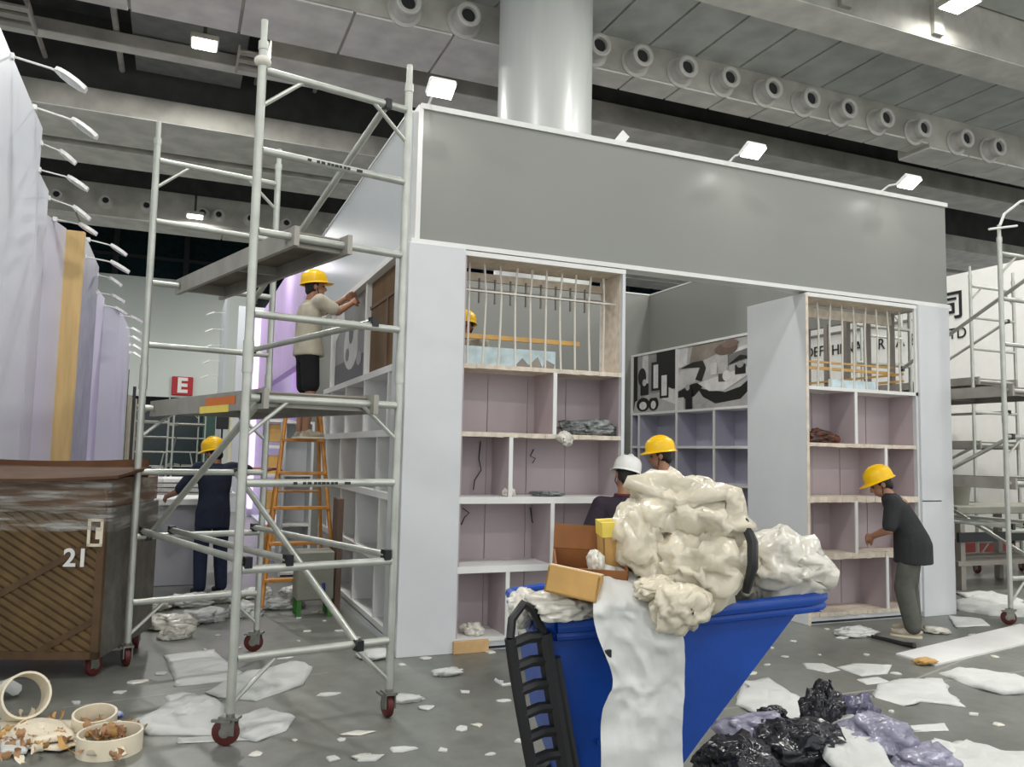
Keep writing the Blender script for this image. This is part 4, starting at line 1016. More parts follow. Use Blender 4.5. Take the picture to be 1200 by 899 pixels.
    part('strap', M_TEXTB, hob, lambda b: b.path([hp(-.085, .0, .04), hp(-.074, .02, -.05), hp(0, .045, -.112), hp(.074, .02, -.05), hp(.085, .0, .04)], .0045, 6), True, False)
    return t
# worker in black shirt at the right shelf unit
p = ground(1068, 744)
person('worker in black shirt, grey trousers and yellow helmet stooping at the shelves', (p.x, p.y, 0), R(40),
       dict(pel=(0, -.04, .86), chest=(0, .06, 1.10), neck=(0, .16, 1.29), head=(0, .235, 1.375), shl=(-.17, .13, 1.22), shr=(.17, .13, 1.22), ell=(-.22, .16, .97), elr=(.22, .16, .97), wrl=(-.10, .30, .90), wrr=(.07, .31, .88),
            hil=(-.09, -.02, .82), hir=(.09, -.02, .82), knl=(-.12, .05, .44), knr=(.12, .02, .44)), M_BSHIRT, M_GTROU, M_SHOE, M_YEL, hem=.66, sleeve=.85, pitch=R(-26), yaw=R(14), loose=1.14)
# worker in navy holding the ladder
p = ground(245, 697)
person('worker in navy shirt and dark jeans with yellow helmet, back to the aisle', (p.x, p.y, 0), R(22),
       dict(wrl=(-.34, .42, 1.05), ell=(-.33, .14, 1.12), elr=(.42, .06, 1.34), wrr=(.66, .02, 1.36), head=(-.01, .045, 1.525)), M_NAVY, M_JEAN, M_SHOED, M_YEL, hem=.72, sleeve=.9, pitch=R(-14), yaw=R(25), roll=R(-6))
# worker on ladder
person('worker in beige shirt, black shorts and yellow helmet reaching up from the ladder', (1.20, 8.43, 1.706), R(-84),
       dict(shl=(-.18, .06, 1.40), shr=(.18, .06, 1.40), ell=(-.22, .22, 1.36), elr=(.20, .24, 1.30), wrl=(-.12, .40, 1.50), wrr=(.10, .41, 1.42), pel=(0, 0, .92), chest=(0, .0, 1.2), head=(0, .05, 1.56)), M_BEIGE, M_BLKSH, M_SHOE, M_YEL, hem=.84, short=True, sleeve=.75, pitch=R(4), yaw=R(-8), loose=1.05)
# two behind the bin
p = at(738, 560, 6.5)
person('worker in plum shirt and white helmet bending behind the blue bin', (p.x, p.y, 0), R(-12),
       dict(pel=(0, -.02, .86), chest=(-.02, .1, 1.08), neck=(-.01, .14, 1.27), head=(.02, .17, 1.425), shl=(-.20, .13, 1.20), shr=(.18, .1, 1.23), ell=(-.30, .12, .98), wrl=(-.18, .36, .92)), M_PURSH, M_JEAN, M_SHOED, M_WHEL, hem=.72, sleeve=.9, roll=R(14), pitch=R(-10), collar=pm('maroon_collar', '5a2d35', .9), loose=1.05)
p = at(780, 560, 7.4)
person('worker with yellow helmet and grey collar standing inside the doorway behind bin', (p.x, p.y, 0), R(40), dict(head=(0, .05, 1.60), neck=(0, .01, 1.45), shl=(-.19, 0, 1.41), shr=(.19, 0, 1.41)), pm('grey_shirt', '4b4a50', .9, var=.1), M_JEAN, M_SHOED, M_YEL, sleeve=.7, pitch=R(-10), yaw=R(15))
# behind the left niche
person('worker on the inner ladder, only a yellow helmet showing in the left niche', (2.76, 8.00, 1.366), R(150), dict(), M_BEIGE, M_JEAN, M_SHOED, M_YEL, sleeve=.7)

# ------------------------------------------------------------------ blue tilt bin and its load
P0 = Vector((1.225, 2.609, 0)); LV = Vector((.978, -.208, 0)); NV = Vector((.208, .978, 0)); UP = Vector((0, 0, 1))
BWID = .72
def bp(l, n_, z): return P0 + LV * l + NV * n_ + UP * z
t = thing('tilt_bin', 'blue plastic tilt bin heaped with plastic bags and cardboard', 'bin', bp(.45, .36, 0))
prof = [(.0, 1.0), (1.02, 1.085), (.98, 1.04), (.60, .585), (.33, .24), (.20, .22), (.095, .53), (.03, .82)]
outer = [(.02, .985), (.99, 1.06), (.60, .585), (.36, .28), (.30, .235), (.22, .235), (.185, .28), (.095, .53), (.035, .82)]
def shell(b):
    n = len(outer)
    a_ = [bp(l, .03 + .05 * (1 - z), z) for l, z in outer]; c_ = [bp(l, BWID - .03 - .05 * (1 - z), z) for l, z in outer]
    b.add(a_, [tuple(range(n))]); b.add(c_, [tuple(range(n - 1, -1, -1))])
    for k in range(1, n): b.add([a_[k], a_[(k + 1) % n], c_[(k + 1) % n], c_[k]], [(3, 2, 1, 0)])
    # inner liner
    inn = [(l + (.02 if l < .3 else -.02), z) for l, z in outer[:3]] + [(.32, .33), (.23, .33)] + [(.13, .53), (.06, .82)]
    a2 = [bp(l, .06 + .05 * (1 - z), z) for l, z in inn]; c2 = [bp(l, BWID - .06 - .05 * (1 - z), z) for l, z in inn]; m = len(inn)
    b.add(a2, [tuple(range(m - 1, -1, -1))]); b.add(c2, [tuple(range(m))])
    for k in range(1, m): b.add([a2[k], a2[(k + 1) % m], c2[(k + 1) % m], c2[k]], [(0, 1, 2, 3)])
part('tub', M_BLUE, t, shell)
def rimf(b):
    for zz, o, r in ((0, 0, .024), (-.034, .01, .017)):
        c4 = [bp(.04, 0 + o, 1.0 + zz), bp(.12, -.012 + o, 1.006 + zz), bp(1.0, -.012 + o, 1.085 + zz), bp(1.07, .03, 1.09 + zz), bp(1.08, BWID * .5, 1.092 + zz), bp(1.07, BWID - .03, 1.09 + zz), bp(1.0, BWID + .012 - o, 1.085 + zz), bp(.12, BWID + .012 - o, 1.006 + zz), bp(.0, BWID - .03, .998 + zz), bp(-.015, BWID * .5, .998 + zz), bp(0, .04, .998 + zz), bp(.04, 0 + o, 1.0 + zz)]
        b.path(c4, r, 8)
    for l0, l1, z0, z1 in ((.02, 1.05, .985, 1.07),):
        a_ = [bp(l0, -.005, z0 - .03), bp(l1, -.005, z1 - .03), bp(l1, .04, z1 - .03), bp(l0, .04, z0 - .03)]
        b.add(a_, [(0, 1, 2, 3)])
part('rim', M_BLUE, t, rimf, True)
part('rib', M_BLUE, t, lambda b: b.prism([(.20, .58), (.47, .58), (.47, .60), (.20, .60)], .012, bp(0, .05, 0), LV, UP))
for n_ in (.02, BWID - .02):
    part('wheel', M_BLACK, t, lambda b: b.lathe([(.0, -.025), (.15, -.025), (.165, -.01), (.165, .01), (.15, .025), (0, .025)], 24, Matrix.Translation(bp(.27, n_, .165)) @ Matrix(((LV.x, 0, NV.x, 0), (LV.y, 0, NV.y, 0), (0, 1, 0, 0), (0, 0, 0, 1)))), True)
part('axle', M_STEEL, t, lambda b: b.tube(bp(.27, .02, .165), bp(.27, BWID - .02, .165), .015), True)
part('swivel_castor', M_BLACK, t, lambda b: (b.lathe([(.0, -.02), (.055, -.02), (.06, 0), (.055, .02), (0, .02)], 18, Matrix.Translation(bp(.60, .36, .06)) @ Matrix.Rotation(PI / 2, 4, 'Y')), b.tube(bp(.60, .36, .06), bp(.5, .36, .45), .02)), True)

def crumple(p, seed, fr=3.0, amp=1.0):
    """ridged creases: sum of folded noise"""
    q = p * fr + Vector((seed * 3.1, seed * 1.7, seed * .9)); s_ = 0; a = 1
    for k in range(3):
        s_ += (1 - 2.2 * abs(noise.noise(q))) * a; q = q * 2.1 + Vector((5.2, 1.3, 7.7)); a *= .48
    return s_ * amp
import numpy as np
UNIT = {}
def unit_crumple(seed, sub, excess=1.24, rin=.68, iters=240, smooth=.012):
    """a too-large film skin buckled between an inner and an outer shell: real wrinkles"""
    key = (seed, sub)
    if key in UNIT: return UNIT[key]
    bm = bmesh.new(); bmesh.ops.create_icosphere(bm, subdivisions=sub, radius=1); bm.verts.index_update()
    v = np.array([tuple(p.co) for p in bm.verts]); e = np.array([[q.index for q in ed.verts] for ed in bm.edges])
    fs = [tuple(q.index for q in f.verts) for f in bm.faces]; bm.free()
    n = len(v); i, j = e[:, 0], e[:, 1]; deg = np.bincount(i, minlength=n) + np.bincount(j, minlength=n)
    L0 = np.linalg.norm(v[i] - v[j], axis=1)
    ex = np.array([excess * (1 + .26 * noise.noise(Vector(p) * 1.5 + Vector((seed * 3.3, 1, 2)))) for p in v]); L0 = L0 * (ex[i] + ex[j]) / 2
    k0 = np.array([1 + .10 * noise.noise(Vector(p) * 3.2 + Vector((seed * 5.1, 0, 0))) + .05 * noise.noise(Vector(p) * 7 + Vector((0, seed, 0))) for p in v])
    v = v * (k0 * .9)[:, None]
    def scat(a, b):
        return np.stack([np.bincount(i, a[:, q], n) + np.bincount(j, b[:, q], n) for q in range(3)], 1)
    for it in range(iters):
        d = v[j] - v[i]; l = np.linalg.norm(d, axis=1) + 1e-9; c = d * ((l - L0) / l * .5)[:, None]
        v = v + scat(c, -c) / deg[:, None] * 1.9
        if it % 2 == 0: v = v + smooth * (scat(v[j], v[i]) / deg[:, None] - v)
        r = np.linalg.norm(v, axis=1); v = v * (np.clip(r, rin, 1.0) / r)[:, None]
    v = v + .12 * (scat(v[j], v[i]) / deg[:, None] - v)
    UNIT[key] = (v, fs); return UNIT[key]
def blob(c, r, seed, amp=.22, fr=1.6, sub=4, squash=None, rot=0, tips=5):
    """crumpled film: buckled skin over a faceted body (cut by random planes) with pulled-out tips"""
    rg = random.Random(seed * 7 + 1)
    def rv():
        v = Vector((rg.gauss(0, 1), rg.gauss(0, 1), rg.gauss(0, 1))); return v.normalized()
    planes = [(rv(), rg.uniform(.78, 1.05)) for _ in range(13)]
    tp = [(rv(), rg.uniform(.12, .34), rg.uniform(.006, .03)) for _ in range(tips * 2)]
    uv, fs = unit_crumple(seed % 3, sub, iters=260 if sub > 4 else 200)
    rm = Euler((rg.uniform(0, 6), rg.uniform(0, 6), rg.uniform(0, 6))).to_matrix()
    c = Vector(c); m = Matrix.Rotation(rot, 3, 'Z'); b = B(); vs = []
    for q0 in uv:
        u = rm @ Vector(q0); d = u.normalized(); k = 1.2
        for n_, h in planes:
            q = n_.dot(d)
            if q > .25: k = min(k, h / q)
        for n_, h, w_ in tp: k += h * math.exp(-(1 - n_.dot(d)) / w_)
        u = u * k * 1.08
        p = c + m @ Vector((u.x * r[0], u.y * r[1], u.z * r[2]))
        if squash is not None: p.z = max(p.z, squash)
        vs.append(p)
    return b.add(vs, fs)
def put(b, name, mat, label, cat, group=None, smooth=True):
    o = b.build(name, mat, None, False)
    if smooth: o.data.polygons.foreach_set('use_smooth', [True] * len(o.data.polygons))
    return tag(o, label, cat, group)
put(blob(at(808, 604, 3.02), (.185, .2, .15), 1, .3, sub=4), 'plastic_bag', M_BAG, 'topmost big cream plastic bag on the blue bin heap', 'plastic bag')
put(blob(at(822, 668, 2.95), (.18, .18, .15), 2, .3, sub=4), 'plastic_bag', M_BAG, 'crumpled cream plastic bag in the middle of the bin heap', 'plastic bag')
put(blob(at(752, 640, 2.98), (.09, .14, .15), 9, .25, sub=4), 'plastic_bag', M_BAG, 'small cream plastic bag beside the yellow-taped carton', 'plastic bag')
put(blob(at(800, 710, 2.72), (.10, .055, .085), 3, .3, sub=4), 'plastic_bag', M_BAG, 'cream plastic knot hanging over the front rim of the blue bin', 'plastic bag')
put(blob(at(768, 690, 2.76), (.10, .05, .035), 13, .3, rot=.3), 'plastic_bag', M_BAG, 'twisted cream plastic tail beside the hanging white sheet', 'plastic bag')
put(blob(at(915, 662, 3.1), (.16, .17, .13), 4, .3, sub=4), 'plastic_bag', M_BAG2, 'pale plastic bag at the spout end of the blue bin', 'plastic bag')
put(blob(at(868, 672, 3.12), (.08, .12, .14), 14, .25), 'plastic_bag', M_BAG, 'narrow cream plastic bag behind the black strap', 'plastic bag')
put(blob(bp(.5, .38, .93), (.46, .3, .13), 5, .15), 'plastic_bag', M_BAG2, 'flat pale plastic bag filling the blue bin under the heap', 'plastic bag')
put(blob(at(660, 712, 2.86), (.14, .10, .05), 6, .3), 'plastic_film', M_BAG2, 'crumpled grey-white film spilling over the left rim of the bin', 'plastic film')
put(blob(at(612, 712, 2.93), (.05, .07, .06), 7, .35), 'plastic_film', M_BAG2, 'small white film flap drooping beyond the left bin corner', 'plastic film')
tag(B().path([at(872, 610, 2.86), at(882, 636, 2.80), at(882, 664, 2.78), at(874, 694, 2.80)], [.015, .019, .019, .014], 8).build('black_strap', M_BLACK, smooth=True), 'black plastic strap across the cream bags in the bin', 'strap')
# cardboard
def obox(name, c, size, ang, label, mat, open_=False, tilt=(0, 0)):
    t = thing(name, label, 'carton', c)
    m = Matrix.Rotation(ang, 4, 'Z') @ Matrix.Rotation(tilt[0], 4, 'X') @ Matrix.Rotation(tilt[1], 4, 'Y'); x, y, z = [v / 2 for v in size]; th = .006
    def pt(nm, a, c_, mm=mat): part(nm, mm, t, lambda b: b.box(a, c_, m), False, False)
    pt('bottom', (-x, -y, -z), (x, y, -z + th)); pt('side', (-x, -y, -z), (-x + th, y, z)); pt('side', (x - th, -y, -z), (x, y, z)); pt('side', (-x, y - th, -z), (x, y, z)); pt('side', (-x, -y, -z), (x, -y + th, z))
    if name == 'taped_carton': part('tape_band', M_TAPE, t, lambda b: b.box((-x - .002, -y - .002, z - .045), (x + .002, y + .002, z + .008), m), False, False)
    if not open_:
        pt('flap', (-x, -y, z), (x, -.002, z + th)); pt('flap', (-x, .002, z), (x, y, z + th))
        part('tape', M_TAPE if name == 'taped_carton' else M_CREAM, t, lambda b: b.box((-x - .001, -.02, z + th), (x + .001, .02, z + th + .002), m), False, False)
    else:
        mf = m @ Matrix.Translation((0, y, z)) @ Matrix.Rotation(R(-20), 4, 'X')
        part('flap', mat, t, lambda b: b.box((-x, -th, 0), (x, 0, size[1] * .45), mf), False, False)
    return t
YAWC = math.atan2(CAMR.col[0].y, CAMR.col[0].x)
obox('open_carton', at(690, 672, 2.98), (.26, .2, .11), YAWC, 'open brown cardboard carton with raised flap on the bin', M_CARD, True, (R(14), R(2)))
obox('small_carton', at(673, 684, 2.80), (.18, .13, .085), YAWC + R(-12), 'small tan carton lying in front of the open brown carton', M_CARDL, False, (R(-6), R(9)))
obox('taped_carton', at(719, 650, 3.02), (.10, .1, .24), YAWC + R(8), 'tall tan carton with yellow tape stuck in the bin heap', M_CARDL, False, (R(4), R(-4)))
put(blob(at(698, 660, 2.93), (.028, .03, .05), 17, .4, sub=3), 'plastic_film', M_BAG2, 'white film tip poking out of the open brown carton', 'plastic film')
# long white sheet hanging down the front
def hang(b):
    L0, L1 = at(688, 690, 2.80), at(752, 672, 2.82)
    keyL = [(700, 655, 3.0), (693, 700, 2.78), (697, 735, 2.72), (716, 790, 2.70), (704, 830, 2.66), (703, 899, 2.62), (702, 990, 2.60), (700, 1120, 2.6)]
    keyR = [(745, 668, 3.0), (770, 705, 2.80), (797, 740, 2.76), (800, 790, 2.76), (797, 830, 2.72), (799, 899, 2.68), (806, 990, 2.66), (812, 1120, 2.66)]
    kl = [at(*k) for k in keyL]; kr = [at(*k) for k in keyR]
    def samp(ks, v):
        x = v * (len(ks) - 1); i = min(int(x), len(ks) - 2); f_ = x - i
        p0, p1, p2, p3 = ks[max(i - 1, 0)], ks[i], ks[i + 1], ks[min(i + 2, len(ks) - 1)]
        return .5 * ((2 * p1) + (p2 - p0) * f_ + (2 * p0 - 5 * p1 + 4 * p2 - p3) * f_ ** 2 + (3 * p1 - p0 - 3 * p2 + p3) * f_ ** 3)
    fwd = (CAMR.col[2]).normalized()
    def fn(u, v):
        p = samp(kl, v).lerp(samp(kr, v), u)
        w1 = crumple(Vector((u * .9, v * 2.4, 0)), 21, 1.5) * .03 + .014 * math.sin(u * 9 + v * 7) + .012 * crumple(Vector((u * .5, v * 7, 3)), 5, 1.2)
        return p + fwd * w1
    b.grid(fn, 34, 70)
put((lambda b: (hang(b), b)[1])(B()), 'white_sheet', M_SHEET, 'long white foam sheet hanging down the front of the blue bin', 'sheet')
tag(B().box((-.012, -.006, -.012), (.012, .006, .012), Matrix.Translation(at(712, 766, 2.66))).build('black_clip', M_BLACK), 'tiny black clip at the edge of the hanging white sheet', 'clip')
# black plastic frame leaning on the bin
t = thing('black_plastic_frame', 'black plastic slatted frame leaning against the end of the bin', 'frame', at(630, 1000, 2.72))
def frm(u, v): # u across 0..1, v down 0..1
    a = at(598 + 45 * v ** 1.15, 748 + 250 * v, 2.72 - .03 * v); c = at(637 + 42 * v ** 1.1, 742 + 250 * v, 2.80 - .03 * v); return a.lerp(c, u)
part('rail', M_BLACK, t, lambda b: b.path([frm(0, k / 12) for k in range(13)], .021, 8), True)
part('rail', M_BLACK, t, lambda b: b.path([frm(1, k / 12) for k in range(13)], .03, 8), True)
part('top_bow', M_BLACK, t, lambda b: b.path([frm(0, 0), at(600, 726, 2.74), at(613, 708, 2.78), at(625, 715, 2.80), frm(1, 0)], .016, 8), True)
for k in range(9):
    v = .03 + k * .11
    part('slat', M_BLACK, t, lambda b: b.path([frm(0, v), frm(.5, v - .02), frm(1, v - .015)], .02, 8), True)
part('back_spine', M_BLACK, t, lambda b: b.path([frm(1.25, .12) , frm(1.28, .5), frm(1.3, 1)], .02, 8), True)
tag(B().path([at(580, 796, 3.2), at(590, 803, 3.2), at(604, 801, 3.1)], .006).build('white_wire', M_LAMPW, smooth=True), 'bit of white wire caught beside the black plastic frame', 'wire')

# ------------------------------------------------------------------ black bin bags and sheets by the bin
for px, py, r, seed, mat, lab in ((888, 858, (.20, .2, .10), 31, M_GBAG, 'greyish plastic film wad beside the blue bin'), (935, 872, (.22, .22, .13), 32, M_BBAG, 'shiny black bin bag heap right of the blue bin'), (862, 895, (.2, .17, .14), 33, M_BBAG, 'black bin bag tucked under the spout of the blue bin'), (1025, 868, (.26, .2, .11), 34, M_GBAG, 'large violet-grey film wad on the floor at right'), (1075, 892, (.24, .18, .07), 35, M_GBAG, 'flat violet-grey film tail beyond the black bags'), (962, 838, (.11, .12, .17), 36, M_BBAG, 'black bag neck standing up behind the white strip'), (905, 838, (.08, .07, .05), 37, M_BBAG, 'small shiny black film knot on the white sheet'), (1000, 845, (.14, .12, .12), 38, pm('violet_film', '4b4a63', .3, var=.3), 'dark violet film fold between black bag and grey film')):
    c_ = ground(px, py, r[2] * .8)
    put(blob(c_, r, seed, .45, 1.7, 4, 0.001), 'bin_bag', mat, lab, 'plastic bag')
def floor_sheet(name, outline, label, mat=M_PAPER, cat='paper', group=None, z=.004, amp=.02, seed=1, n=16, px=True, zoff=0):
    pts = [ground(*p, zoff) if px else Vector((*p, zoff)) for p in outline]
    c_ = sum(pts, Vector()) / len(pts); b = B(); ring = 7; m = len(pts); segs = []
    for i in range(m):                              # subdivide outline
        for k in range(8): segs.append(pts[i].lerp(pts[(i + 1) % m], k / 8))
    M_ = len(segs); vs = []
    for j in range(1, ring + 1):
        f_ = j / ring
        for i, s_ in enumerate(segs):
            p = c_.lerp(s_, f_); h = amp * max(0, .35 + .8 * crumple(Vector((p.x, p.y, 0)), seed, 3.2)) * (1.0 if j < ring else .5 + .5 * noise.noise(p * 9))
            if j >= ring - 1:
                sz = min(.05, .12 * (s_ - c_).length)
                p = p + (Vector((noise.noise(p * 5 + Vector((seed, 0, 0))), noise.noise(p * 5 + Vector((0, seed, 5))), 0)) * 1.0 + Vector((noise.noise(p * 17 + Vector((seed, 0, 0))), noise.noise(p * 17 + Vector((0, seed, 5))), 0)) * .5) * sz
            vs.append(p + Vector((0, 0, z + max(0, h))))
    vs.append(c_ + Vector((0, 0, z + amp * .5)))
    fs = [(len(vs) - 1, i, (i + 1) % M_) for i in range(M_)]
    for j in range(ring - 1):
        for i in range(M_): fs.append((j * M_ + i, (j + 1) * M_ + i, (j + 1) * M_ + (i + 1) % M_, j * M_ + (i + 1) % M_))
    # flat underside so that the sheet has a thickness
    o2 = len(vs); vs += [Vector((s_.x, s_.y, pts[0].z + max(.0012, z - .004))) for s_ in segs]; fs += [((ring - 1) * M_ + i, o2 + i, o2 + (i + 1) % M_, (ring - 1) * M_ + (i + 1) % M_) for i in range(M_)]
    b.add(vs, fs)
    return put(b, name, mat, label, cat, group)
BIG = [
    ([(193, 768), (250, 762), (282, 790), (284, 797), (208, 805)], 'white rectangular sheet lying beyond the near scaffold castor', .01),
    ([(240, 812), (290, 790), (345, 778), (366, 785), (355, 803), (300, 822), (256, 818)], 'crumpled white sheet under the scaffold lower rung', .05),
    ([(152, 852), (195, 828), (232, 815), (262, 830), (258, 862), (210, 862), (175, 862)], 'large folded white sheet left of the near scaffold castor', .06),
    ([(208, 866), (262, 862), (300, 858), (296, 868), (208, 872)], 'flat white strip just behind the near scaffold castor', .006),
    ([(278, 840), (310, 832), (345, 843), (335, 857), (300, 870), (280, 866)], 'white torn sheet right of the near scaffold castor', .04),
    ([(193, 818), (215, 812), (230, 816), (222, 824), (198, 824)], 'small cream paper at the tip of the folded sheet', .02),
    ([(1028, 803), (1055, 797), (1105, 797), (1112, 812), (1132, 829), (1080, 823), (1060, 828), (1026, 818)], 'white torn paper sheet in front of the long white board', .02),
    ([(1100, 790), (1130, 786), (1200, 795), (1230, 812), (1175, 815), (1140, 806)], 'long rumpled white plastic right of the torn sheet', .05),
    ([(1066, 851), (1107, 848), (1112, 857), (1072, 858)], 'small rectangular white card right of the black bags', .004),
    ([(940, 778), (965, 778), (985, 786), (970, 789), (945, 784)], 'torn white paper strip before the right shelf unit', .012),
    ([(980, 783), (1000, 778), (1045, 780), (1040, 790), (1010, 793)], 'long torn white paper beside the crowbar', .012),
    ([(1004, 797), (1030, 794), (1045, 800), (1015, 803)], 'small white paper piece between torn sheet and black bags', .01),
    ([(870, 800), (900, 795), (945, 825), (935, 850), (890, 840), (862, 826)], 'wide white sheet lying behind the black bags', .03),
    ([(945, 845), (975, 828), (1015, 850), (1050, 905), (1000, 925), (965, 890)], 'white foam strip lying across the black bags', .05),
    ([(830, 905), (862, 872), (900, 868), (930, 900), (925, 940), (845, 940)], 'white crumpled sheet in front of the black bags', .06),
    ([(1090, 890), (1130, 870), (1175, 884), (1230, 885), (1230, 930), (1110, 925)], 'white crumpled sheet at the far end of the violet film', .05),
    ([(1060, 880), (1100, 868), (1130, 880), (1110, 895), (1075, 895)], 'white film piece beside the violet-grey film wad', .04),
    ([(1118, 705), (1150, 700), (1210, 712), (1230, 725), (1160, 722), (1120, 715)], 'white plastic sheeting around the right scaffold castor', .06),
    ([(1112, 722), (1150, 726), (1160, 734), (1120, 736)], 'thin white torn plastic beside the right scaffold castor', .02),
    ([(1120, 695), (1165, 697), (1200, 705), (1190, 712), (1140, 706)], 'crumpled white film behind the right scaffold', .06),
]
for k, (ol, lab, amp) in enumerate(BIG):
    zo = .12 if 'across the black bags' in lab else 0
    floor_sheet('paper_sheet', ol, lab, M_PAPER if k % 2 else M_SHEET, 'sheet', None, .003, amp * .55, k + 3, zoff=zo)
# heap of white plastic behind the scaffold
for k, (px, py, r) in enumerate(((200, 735, .2), (238, 728, .2), (285, 722, .17), (180, 715, .16), (330, 712, .2), (225, 710, .18), (262, 705, .18), (300, 700, .16), (345, 700, .14), (205, 748, .12))):
    g = ground(px, py); s_ = 1.0
    put(blob((g.x, g.y, .04), (r, r * .8, .075), 50 + k, .5, 2.0, 4, .002), 'plastic_wad', M_SHEET if k % 3 else M_BAG2, 'crumpled white plastic wad on the floor behind the scaffold', 'plastic film', 'white plastic wads behind the scaffold')
# long white board on the floor
q = [ground(1050, 768), ground(1195, 733), ground(1260, 742), ground(1096, 781)]
b = B(); b.add([p + Vector((0, 0, .001)) for p in q] + [p + Vector((0, 0, .016)) for p in q], [(3, 2, 1, 0), (4, 5, 6, 7), (0, 1, 5, 4), (1, 2, 6, 5), (2, 3, 7, 6), (3, 0, 4, 7)])
tag(b.build('long_board', M_WHITE2), 'long flat white board on the floor before the right scaffold', 'board')
tag(B().path([ground(1022, 746, .02), ground(1040, 750, .025), ground(1060, 755, .022), ground(1072, 757, .03)], [.016, .018, .02, .024]).build('black_tool', M_BLACK, smooth=True), 'black hand tool lying at the feet of the stooping worker', 'tool')
put(blob(ground(1085, 779) + Vector((0, 0, .025)), (.10, .05, .025), 71, .4, sub=3, squash=.001), 'paper_wad', M_CARDL, 'brown and cream paper wad at the tip of the long board', 'paper')
put(blob(ground(1005, 744) + Vector((0, 0, .025)), (.2, .12, .04), 72, .5, sub=4, squash=.001), 'paper_wad', M_PAPER, 'white crumpled paper in front of the right shelf unit', 'paper')
put(blob(ground(1098, 741) + Vector((0, 0, .02)), (.14, .1, .03), 73, .5, sub=3, squash=.001), 'paper_wad', M_BAG2, 'cream crumpled film behind the stooping worker heels', 'paper')
put(blob(ground(523, 791) + Vector((0, 0, .02)), (.11, .07, .03), 74, .5, sub=3, squash=.001), 'paper_wad', M_PAPER, 'white crumpled paper in front of the left pillar', 'paper')
put(blob(ground(478, 820) + Vector((0, 0, .01)), (.1, .08, .02), 75, .5, sub=3, squash=.001), 'paper_wad', M_PAPER, 'white torn paper beside the second front scaffold castor', 'paper')
put(blob(ground(440, 770) + Vector((0, 0, .02)), (.16, .12, .04), 76, .5, sub=3, squash=.001), 'paper_wad', M_SHEET, 'white scraps wad between scaffold and left pillar', 'paper')
# small scraps all over
spots = [(420, 860), (500, 830), (545, 812), (585, 800), (560, 850), (610, 870), (385, 815), (400, 868), (345, 868), (430, 890), (540, 855), (470, 780), (500, 772), (420, 748), (375, 762), (400, 740), (360, 740), (350, 752), (330, 772), (455, 795), (575, 765), (590, 822), (90, 825), (55, 800), (160, 800), (255, 745), (300, 755), (140, 812), (905, 760), (920, 770), (895, 748), (930, 752), (960, 768), (985, 748), (1015, 768), (1050, 790), (880, 790), (1140, 745), (1090, 760), (1150, 765), (1165, 770), (1120, 760), (900, 780), (1010, 735), (970, 738), (885, 755), (1045, 835), (1140, 838), (1170, 850), (1180, 760), (390, 890), (470, 880), (300, 885), (520, 880), (575, 885), (240, 762), (280, 760), (190, 790), (350, 725), (380, 728), (370, 718)]
for k, (px, py) in enumerate(spots):
    g = ground(px, py); s_ = random.uniform(.015, .05); a0 = random.uniform(0, 6); n = random.randint(4, 6)
    ol = [(g.x + s_ * random.uniform(.6, 1.3) * math.cos(a0 + 2 * PI * i / n) * (1.7 if k % 3 == 0 else 1), g.y + s_ * random.uniform(.6, 1.2) * math.sin(a0 + 2 * PI * i / n)) for i in range(n)]
    floor_sheet('paper_scrap', ol, 'small torn white paper scrap lying on the concrete floor', M_PAPER if k % 4 else M_BAG2, 'paper', 'torn paper scraps on the floor', .0025, .008, k, px=False)
put(blob(ground(425, 888) + Vector((0, 0, .006)), (.05, .03, .01), 78, .5, sub=3, squash=.001), 'paper_wad', M_BAG2, 'thin cream film scrap on the bare floor before the scaffold', 'paper')

# ------------------------------------------------------------------ tape cores and scraps at the left
def core(px, py, r, h, label, tilt=None, z0=0.0):
    g = ground(px, py); t_ = .012
    m = Matrix.Translation((g.x, g.y, z0)) @ (tilt or Matrix())
    b = B().lathe([(r, 0), (r, h), (r - t_, h), (r - t_, 0), (r, 0)], 32, m)
    return tag(b.build('tape_core', M_CREAM, smooth=True), label, 'roll')
core(128, 880, .16, .10, 'cream cardboard ring full of brown scraps on the floor')
core(110, 858, .115, .09, 'smaller cream ring leaning against the scrap-filled ring', Matrix.Rotation(R(10), 4, 'X'), .02)
core(20, 846, .13, .14, 'cream cardboard ring lying on its side by the crate', Matrix.Rotation(R(25), 4, 'Z') @ Matrix.Translation((0, 0, .13)) @ Matrix.Rotation(R(70), 4, 'X'))
floor_sheet('cream_board', [(0, 848), (95, 848), (110, 870), (70, 884), (0, 880)], 'cream flattened board under the tape rings', M_CREAM, 'board', None, .02, .008, 91)
floor_sheet('cream_board', [(25, 850), (75, 856), (88, 876), (40, 882), (10, 872)], 'cream curled board strip between the tape rings', M_CREAM, 'board', None, .045, .02, 92)
